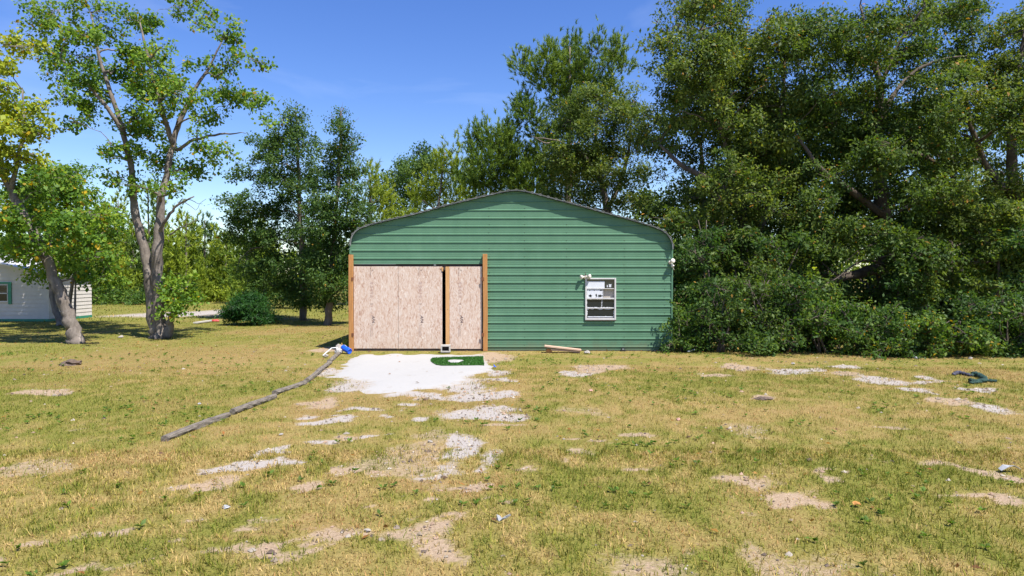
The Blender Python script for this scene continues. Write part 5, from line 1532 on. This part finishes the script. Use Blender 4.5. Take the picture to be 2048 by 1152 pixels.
# landscape timbers along the pad
tim = [((331,880),(462,829),'nearest weathered timber of the curb, its sawn end towards the camera'), ((462,827),(552,793),'second weathered timber of the curb from the near end'),
       ((552,789),(614,766),'short pale middle timber of the curb'), ((614,764),(661,726),'fourth weathered timber of the curb, running beside the white pad'),
       ((661,724),(684,705),'last timber of the curb, ending at the rubble by the door post')]
for i, (a, b, lb) in enumerate(tim):
    A, B = G(*a), G(*b)
    rr_ = np.random.default_rng(30 + i)
    sh_ = rr_.uniform(-.035, .035); A.x += sh_; B.x += sh_ + rr_.uniform(-.03, .03)
    d = (B - A); ln = d.length - 0.06; ang = math.atan2(d.y, d.x)
    k = 14; th = np.linspace(0, 2 * math.pi, 12, endpoint=False)
    vv, ff = [], []
    for j in range(k + 1):
        u = j / k * ln
        for t_ in th:
            r_ = 0.048 + 0.005 * rr_.normal()
            cy_, cz_ = math.cos(t_), math.sin(t_)
            # flattened top and bottom, round sides
            vv.append((u, r_ * cy_ * 1.05 + 0.008 * math.sin(u * 2 + i), max(-0.05, min(0.040, r_ * cz_ * 1.25)) + 0.006 * math.sin(u * 3.1 + i)))
    m_ = len(th)
    for j in range(k):
        for q_ in range(m_):
            ff.append((j * m_ + q_, j * m_ + (q_ + 1) % m_, (j + 1) * m_ + (q_ + 1) % m_, (j + 1) * m_ + q_))
    ff += [tuple(range(m_))[::-1], tuple(range(k * m_, (k + 1) * m_))]
    me = bpy.data.meshes.new('landscape_timber'); me.from_pydata(vv, [], ff)
    o = link('landscape_timber', me, M['timber_grey'], None, (A.x, A.y, max(gz(A), gz(B)) + 0.034 + 0.008 * (i % 2)), (0, 0, ang))
    tag(o, lb, 'timber', 'timber curb beside the pad')

# concrete block holding the doors
cb = G(891, 706.5)
bm = bmesh.new()
blk = empty('concrete_block', (cb.x, cb.y, 0.024), R(2)); tag(blk, 'hollow concrete block set against the gap between the board doors', 'block')
w_, d_, h_, t_ = 0.26, 0.24, 0.195, 0.035
bars_ = [(-w_ / 2, w_ / 2, 0, d_, 0, t_), (-w_ / 2, w_ / 2, 0, d_, h_ - t_, h_), (-w_ / 2, -w_ / 2 + t_, 0.001, d_ - .001, t_, h_ - t_), (w_ / 2 - t_, w_ / 2, 0.001, d_ - .001, t_, h_ - t_)]
for b_ in bars_: box(bm, *b_)
link('block_shell', bm_mesh('block_shell', bm), M['concrete'], blk)
boxes('hollow_shade', [(-w_ / 2 + t_ + .001, w_ / 2 - t_ - .001, d_ * .8, d_ * .95, t_ + .001, h_ - t_ - .001)], M['sill'], blk)  # dark plate paints the shade inside the block's hollow

# green turf mat with a little heap of white sand on it
mat_px = [(873,713.2),(966,710.6),(968.5,727.5),(884,728.0),(872,726.5),(862,720.5),(861,716.5),(866,713.6)]
mp_ = [G(*p, 0.04) for p in mat_px]
mc = sum(mp_, Vector()) / len(mp_)
tm = empty('artificial_turf_mat', (mc.x, mc.y, gz(mc) + 0.030)); tag(tm, 'bright green artificial turf mat lying on the white pad', 'mat')
bm = bmesh.new()
lo_ = [bm.verts.new((p.x - mc.x, p.y - mc.y, 0.0)) for p in mp_]; hi_ = [bm.verts.new((p.x - mc.x, p.y - mc.y, 0.014)) for p in mp_]
bm.faces.new(hi_); bm.faces.new(lo_[::-1])
for i in range(len(lo_)): bm.faces.new((lo_[i], lo_[(i + 1) % len(lo_)], hi_[(i + 1) % len(lo_)], hi_[i]))
link('backing', bm_mesh('backing', bm), plain('turf_backing', (0.02, 0.07, 0.008), 0.8, var=0.3, scale=20), tm)
rr_ = np.random.default_rng(8)
X = rr_.uniform(-1.0, 1.0, 16000); Y = rr_.uniform(-1.2, 1.2, 16000)
ins = np.zeros(len(X), bool); j = len(mp_) - 1
for i in range(len(mp_)):
    xi, yi, xj, yj = mp_[i].x - mc.x, mp_[i].y - mc.y, mp_[j].x - mc.x, mp_[j].y - mc.y
    ins ^= ((yi > Y) != (yj > Y)) & (X < (xj - xi) * (Y - yi) / (yj - yi + 1e-12) + xi); j = i
hp = G(912, 720.5, .04)
hole = (((X - (hp.x - mc.x)) / .20) ** 2 + ((Y - (hp.y - mc.y)) / .30) ** 2) < 1
ins &= ~hole
X, Y = X[ins], Y[ins]; n = len(X)
D = unit(rr_.normal(size=(n, 3)) * .45 + np.array([0, 0, 1]))
V, F = needle_tris(np.stack([X, Y, np.full(n, .012)], 1), D, rr_.uniform(.02, .04, n), np.full(n, .012), rr_)
colr = np.array([0.030, 0.115, 0.008]) * rr_.uniform(.5, 1.6, (n, 1))
o = link('pile_blades', np_mesh('pile_blades', V, F, np.repeat(colr, 3, 0)), M['turf'], tm); o['kind'] = 'stuff'
def blob(name, loc, size, mat, seed, label=None, cat=None, group=None, rough=0.18, sub=2, rz=0.0, kind=None):
    bm = bmesh.new(); bmesh.ops.create_icosphere(bm, subdivisions=sub, radius=1.0)
    rr_ = np.random.default_rng(seed); ph = rr_.uniform(0, 6, 6)
    for v in bm.verts:
        c = v.co
        k = 1 + rough * (math.sin(c.x * 3.1 + ph[0]) * math.cos(c.y * 2.7 + ph[1]) + 0.6 * math.sin(c.z * 4.3 + ph[2] + c.x * 2) + 0.5 * rr_.normal())
        v.co = Vector((c.x * k * size[0], c.y * k * size[1], max(-0.35, c.z) * k * size[2]))
    o = link(name, bm_mesh(name, bm), mat, None, loc, (0, 0, rz))
    return tag(o, label, cat, group)
blob('sand_heap', (hp.x, hp.y, gz(hp) + 0.046), (.20, .28, .03), M['pad'], 5, 'flat little heap of white sand on the green turf mat', 'sand', rough=.14)

# blue can, rubble and white pipe by the left post
cp = G(694, 707)
can = empty('blue_can', (cp.x, cp.y, 0.085), 0); tag(can, 'blue plastic can lying tilted by the left door post', 'can')
bm = bmesh.new()
A_ = Vector((-0.14, 0.10, 0.075)); B_ = Vector((0.11, -0.12, -0.015))
q_ = (B_ - A_).to_track_quat('Z', 'Y').to_matrix().to_4x4()
lnc = (B_ - A_).length
ringv = []
for r_, h_ in ((0.066, 0), (0.078, .012), (0.078, .05), (0.074, .06), (0.078, .07), (0.078, lnc - .07), (0.074, lnc - .06), (0.078, lnc - .05), (0.078, lnc - .01), (0.07, lnc), (0.06, lnc - .012)):
    ringv.append([bm.verts.new((r_ * math.cos(t_), r_ * math.sin(t_), h_)) for t_ in np.linspace(0, 2 * math.pi, 18, endpoint=False)])
for ra, rb_ in zip(ringv, ringv[1:]):
    for i in range(18): bm.faces.new((ra[i], ra[(i + 1) % 18], rb_[(i + 1) % 18], rb_[i]))
bm.faces.new(ringv[0][::-1]); bm.faces.new(ringv[-1])
bmesh.ops.transform(bm, matrix=Matrix.Translation(A_) @ q_, verts=bm.verts[:])
link('can_body', bm_mesh('can_body', bm, True), M['blue'], can)
V_, F_ = tube_np([tuple(A_ + Vector((-.03, .02, .04))), tuple(A_.lerp(B_, .3) + Vector((0, 0, .10))), tuple(A_.lerp(B_, .55) + Vector((0, 0, .082)))], [.006, .006, .006], 6)
link('handle', np_mesh('handle', V_, F_, smooth=True), M['white_paint'], can)
rb = G(680, 702)
blob('rubble_stone', (rb.x, rb.y, .09), (.13, .12, .12), M['rock'], 1, 'pale broken stone on top of the rubble beside the blue can', 'stone', 'rubble by the left post')
rb = G(678, 708)
blob('rubble_stone', (rb.x - .02, rb.y, .06), (.10, .10, .12), M['concrete'], 2, 'grey broken stone under the pale one beside the blue can', 'stone', 'rubble by the left post')
rb = G(652, 714)
blob('rubble_stone', (rb.x, rb.y, .03), (.06, .05, .05), M['rock'], 3, 'small pale stone on the grass left of the timber curb end', 'stone', 'rubble by the left post')
pa_, pb_, pc_ = G(646, 713), G(663, 704), G(676, 704)
V_, F_ = tube_np([(pa_.x, pa_.y, .03), (pb_.x, pb_.y, .11), (pc_.x, pc_.y, .13)], [.014, .014, .014], 8)
tag(link('bent_pipe', np_mesh('bent_pipe', V_, F_, smooth=True), M['pvc']), 'thin pale bent pipe leaning on the rubble left of the can', 'pipe')
pa_ = G(685, 704)
V_, F_ = tube_np([(pa_.x, pa_.y + .1, .05), (pa_.x - .06, pa_.y + .15, .24)], [.011, .008], 6)
tag(link('stick', np_mesh('stick', V_, F_, smooth=True), M['stud']), 'short pale stick standing up behind the blue can', 'stick')
# weed by the post
wp = G(694, 700)
make_tree('weed', 'small yellow flowered weed growing behind the blue can', None, (wp.x, .25, 0), [[((wp.x, .25, 0), .006), ((wp.x + .02, .25, .25), .003)]],
    [((wp.x + .02, .22, .25), (.13, .1, .12), 1), ((wp.x - .03, .2, .1), (.15, .1, .08), 1)], 'tallow_y', (.04, .022), .5, .06, 90, 'bark_dark', cat='weed', per=5, twig_r=.003)

# stacked boards against the wall
def board(label, a, b, z0_, z1_, wid, th, y, mat, grp='boards by the green wall'):
    A, B = P(a, 700, y), P(b, 700, y)
    d = Vector((B.x - A.x, 0, z1_ - z0_)); ln = d.length
    bm = bmesh.new(); box(bm, 0, ln, -wid / 2, wid / 2, -th / 2, th / 2, bevel=.004)
    o = link('board', bm_mesh('board', bm), mat, None, (A.x, y, z0_), (0, -math.atan2(d.z, d.x), R(-3)))
    return tag(o, label, 'board', grp)
board('topmost pinkish board sloping down to the right against the green wall', 1089, 1162, .185, .075, .20, .042, -.42, M['board_pink'])
board('lower board lying under the pinkish sloping one by the green wall', 1102, 1160, .085, .025, .16, .045, -.40, M['board_pink'])
board('short dark offcut holding up the left end of the board stack', 1092, 1104, .045, .045, .18, .09, -.36, M['lumber'])
rk = G(1174, 707); blob('stone', (rk.x, rk.y, .03), (.09, .07, .055), M['rock'], 6, 'pale stone just right of the board stack', 'stone')
bt = G(1247, 703)
tub = empty('black_bracket', (bt.x, bt.y + .1, 0)); tag(tub, 'small black scrap standing at the foot of the green wall', 'scrap')
boxes('scrap_body', [(-.07, .07, -.04, .04, 0, .03), (-.05, -.03, -.03, .03, .031, .085), (.03, .05, -.03, .03, .031, .07), (-.045, .045, -.025, .025, .086, .10)], M['dark'], tub)
boxes('scrap_cap', [(-.03, .03, -.043, -.0405, .04, .075)], M['trim_steel'], tub)
# black tubs by the corner
def tubv(label, px, py, r, h, lay, seed):
    p = G(px, py)
    bm = bmesh.new(); ringv = []
    for r_, z_ in ((r * .75, 0), (r, h * .8), (r * 1.08, h * .82), (r * 1.08, h), (r * .92, h), (r * .7, .03)):
        ringv.append([bm.verts.new((r_ * math.cos(t_), r_ * math.sin(t_), z_)) for t_ in np.linspace(0, 2 * math.pi, 18, endpoint=False)])
    for ra, rb_ in zip(ringv, ringv[1:]):
        for i in range(18): bm.faces.new((ra[i], ra[(i + 1) % 18], rb_[(i + 1) % 18], rb_[i]))
    bm.faces.new(ringv[0][::-1]); bm.faces.new(ringv[-1])
    o = link('plant_pot', bm_mesh('plant_pot', bm), M['dark'], None, (p.x, p.y + r, (r * 1.0 if lay else 0.0)), (R(-80) if lay else 0, 0, R(25 if lay else 0)))
    return tag(o, label, 'pot', 'black pots at the wall corner')
tubv('black plastic pot lying at the right corner of the green wall', 1349, 705, .11, .24, True, 1)
tubv('low black pot beside the lying one under the vine', 1372, 704, .16, .10, False, 2)
pa_, pb_ = G(1376, 705), G(1392, 702)
V_, F_ = tube_np([(pa_.x, pa_.y, .03), (pb_.x, pb_.y, .05)], [.022, .022], 8)
tag(link('pipe_offcut', np_mesh('pipe_offcut', V_, F_, smooth=True), M['pvc']), 'grey pipe offcut lying right of the black pots', 'pipe')

# crumpled dark cloth on the right of the lawn
cl_px = [(1906,748.5,.035),(1916,746,.075),(1930,748,.05),(1942,751,.045),(1950,749,.075),(1958,752,.085),(1966,757,.08),(1971,760,.06),(1962,764,.055),(1950,765,.05),(1940,766,.045)]
pts_, rad_ = [], []
for (px, py, r_) in cl_px:
    g = G(px, py + 2); pts_.append((g.x, g.y, r_ * .5 + gz(g))); rad_.append(r_ * .68)
cl_root = empty('crumpled_cloth', (G(1945, 757).x, G(1945, 757).y, 0)); tag(cl_root, 'crumpled dark green cloth dropped on the lawn at the right', 'cloth')
off = np.array([G(1945, 757).x, G(1945, 757).y, 0])
def wrinkle(pts, rad, seed, name, mat):
    pts = np.array(pts) - off; rr_ = np.random.default_rng(seed)
    k = len(pts) * 5; u = np.linspace(0, len(pts) - 1, k)
    pi = np.stack([np.interp(u, np.arange(len(pts)), pts[:, i]) for i in range(3)], 1); ri = np.interp(u, np.arange(len(pts)), rad) * (1 + .18 * rr_.normal(size=k))
    V, F = tube_np(pi, ri, 10); V = V + rr_.normal(size=V.shape) * .009; V[:, 2] = np.maximum(V[:, 2], .004)
    link(name, np_mesh(name, V, F, smooth=True), mat, cl_root)
wrinkle(pts_[:4], rad_[:4], 1, 'cloth_end', M['cloth_violet'])
wrinkle(pts_[3:], rad_[3:], 2, 'cloth_fold', M['cloth'])
s2 = [G(1939, 766), G(1955, 765.5), G(1975, 765.5), G(1993, 766)]
wrinkle([(p.x, p.y, .04) for p in s2], [.045, .036, .032, .02], 3, 'cloth_fold', M['cloth'])

# litter
def scrap(name, label, px, py, pts, mat, cat='litter', group='litter on the lawn', z=.03):
    """folded sheet: strips of quads given by (u, v, h)"""
    g = G(px, py)
    n = len(pts); vv = []
    pts = [(tuple(.7 * v for v in a), tuple(.7 * v for v in b)) for a, b in pts]
    for (a, b) in pts:
        vv += [a, b]
    ff = [(2 * i, 2 * i + 2, 2 * i + 3, 2 * i + 1) for i in range(n - 1)]
    me = bpy.data.meshes.new(name); me.from_pydata(vv, [], ff)
    o = link(name, me, mat, None, (g.x, g.y, gz(g) + z))
    md = o.modifiers.new('thick', 'SOLIDIFY'); md.thickness = .004
    return tag(o, label, cat, group)
scrap('plastic_scrap', 'torn pale plastic scrap standing in the near grass', 1001, 1048, [((-.045, 0, .075), (-.05, .03, .0)), ((-.01, .01, .06), (-.02, -.02, -.005)), ((.02, 0, .03), (.015, .03, -.01)), ((.06, .02, .05), (.07, .03, .02)), ((.12, .03, .075), (.13, .035, .055))], M['paper'])
scrap('paper_scrap', 'white curled paper scrap on bare sand at the right edge', 2024, 944, [((-.17, 0, .0), (-.15, .1, .01)), ((-.05, .02, .05), (-.05, .14, .06)), ((.05, .02, .08), (.06, .13, .05)), ((.14, 0, .03), (.13, .11, .03))], M['paper'])
scrap('blue_scrap', 'small blue and white wrapper at the right end of the white pad', 989, 736, [((-.07, 0, .0), (-.03, .05, .0)), ((-.01, 0, .02), (-.03, .04, .11)), ((.05, 0, .01), (.02, .05, .03)), ((.08, 0, .02), (.07, .05, .01))], M['blue'], z=.03)
for i, (px, py, sz, mk, lb) in enumerate([
    (1182,781,.055,'rock_pink','pinkish rubble piece in the grass below the board stack'), (1357,838,.05,'rock_pink','pinkish rubble piece in the middle of the right lawn'),
    (860,883,.04,'rock','pale stone above the grey sand patch in the lawn centre'), (562,869,.04,'rock','pale stone in the grass right of the near timber end'),
    (399,807,.04,'paper','white scrap in the grass left of the curb'), (735,1059,.035,'rock','small white stone in the near lawn left of centre'),
    (1273,890,.028,'rock','tiny white stone in the grass right of centre'), (452,1013,.045,'paper','flat white scrap in the near lawn left of centre'),
    (1586,728,.07,'rock','square pale stone on the sand below the oaks'), (1832,716,.08,'paper','white scrap at the foot of the yellow flecked shrub'),
    (1941,717,.08,'rock','pale stone at the foot of the bright shrub on the right'), (242,675,.12,'rock','flat pale stone in shade left of the tall tree trunk'),
    (850,798,.05,'mound','dark clod at the lower edge of the white pad'), (1618,923,.05,'mound','dark clod on the right lawn beside bare sand'),
    (1516,708,.05,'rock','pale pebble at the edge of the shrubs right of the pots')]):
    g = G(px, py); blob('stone', (g.x, g.y, gz(g) + sz * .25), (sz * .8, sz * .65, sz * .45), M[mk], 100 + i, lb, 'stone', 'stones scattered on the lawn', rz=i * 1.3)
g = G(1715, 1010); scrap('dry_leaf', 'single orange dry leaf on the near right lawn', 1715, 1012, [((-.05, 0, .0), (-.05, .05, .02)), ((0, -.02, .02), (0, .08, .03)), ((.05, 0, .0), (.05, .05, .02))], M['orange'], 'leaf', None)
g = G(143, 730); blob('soil_mound', (g.x, g.y, .0), (.25, .22, .12), M['mound'], 44, 'dark crumbly soil mound on the lawn below the leaning tree', 'mound', rough=.22, sub=3)
g = G(1527, 797); blob('soil_mound', (g.x, g.y, .0), (.15, .12, .025), M['mound'], 45, 'flat dark soil spot on the right lawn', 'mound', rough=.2, sub=3)
# plank lying by the round bush
pa_, pb_ = G(390, 648), G(425, 643)
d = pb_ - pa_
bm = bmesh.new(); box(bm, 0, d.length, -.09, .09, 0, .06, bevel=.006)
tag(link('plank', bm_mesh('plank', bm), M['concrete'], None, (pa_.x, pa_.y, .02), (0, 0, math.atan2(d.y, d.x))), 'pale weathered plank lying on the lawn left of the round bush', 'plank')
g = G(431, 644); blob('red_scrap', (g.x, g.y, .05), (.16, .1, .08), M['red'], 46, 'red plastic scrap between the plank and the round bush', 'litter')
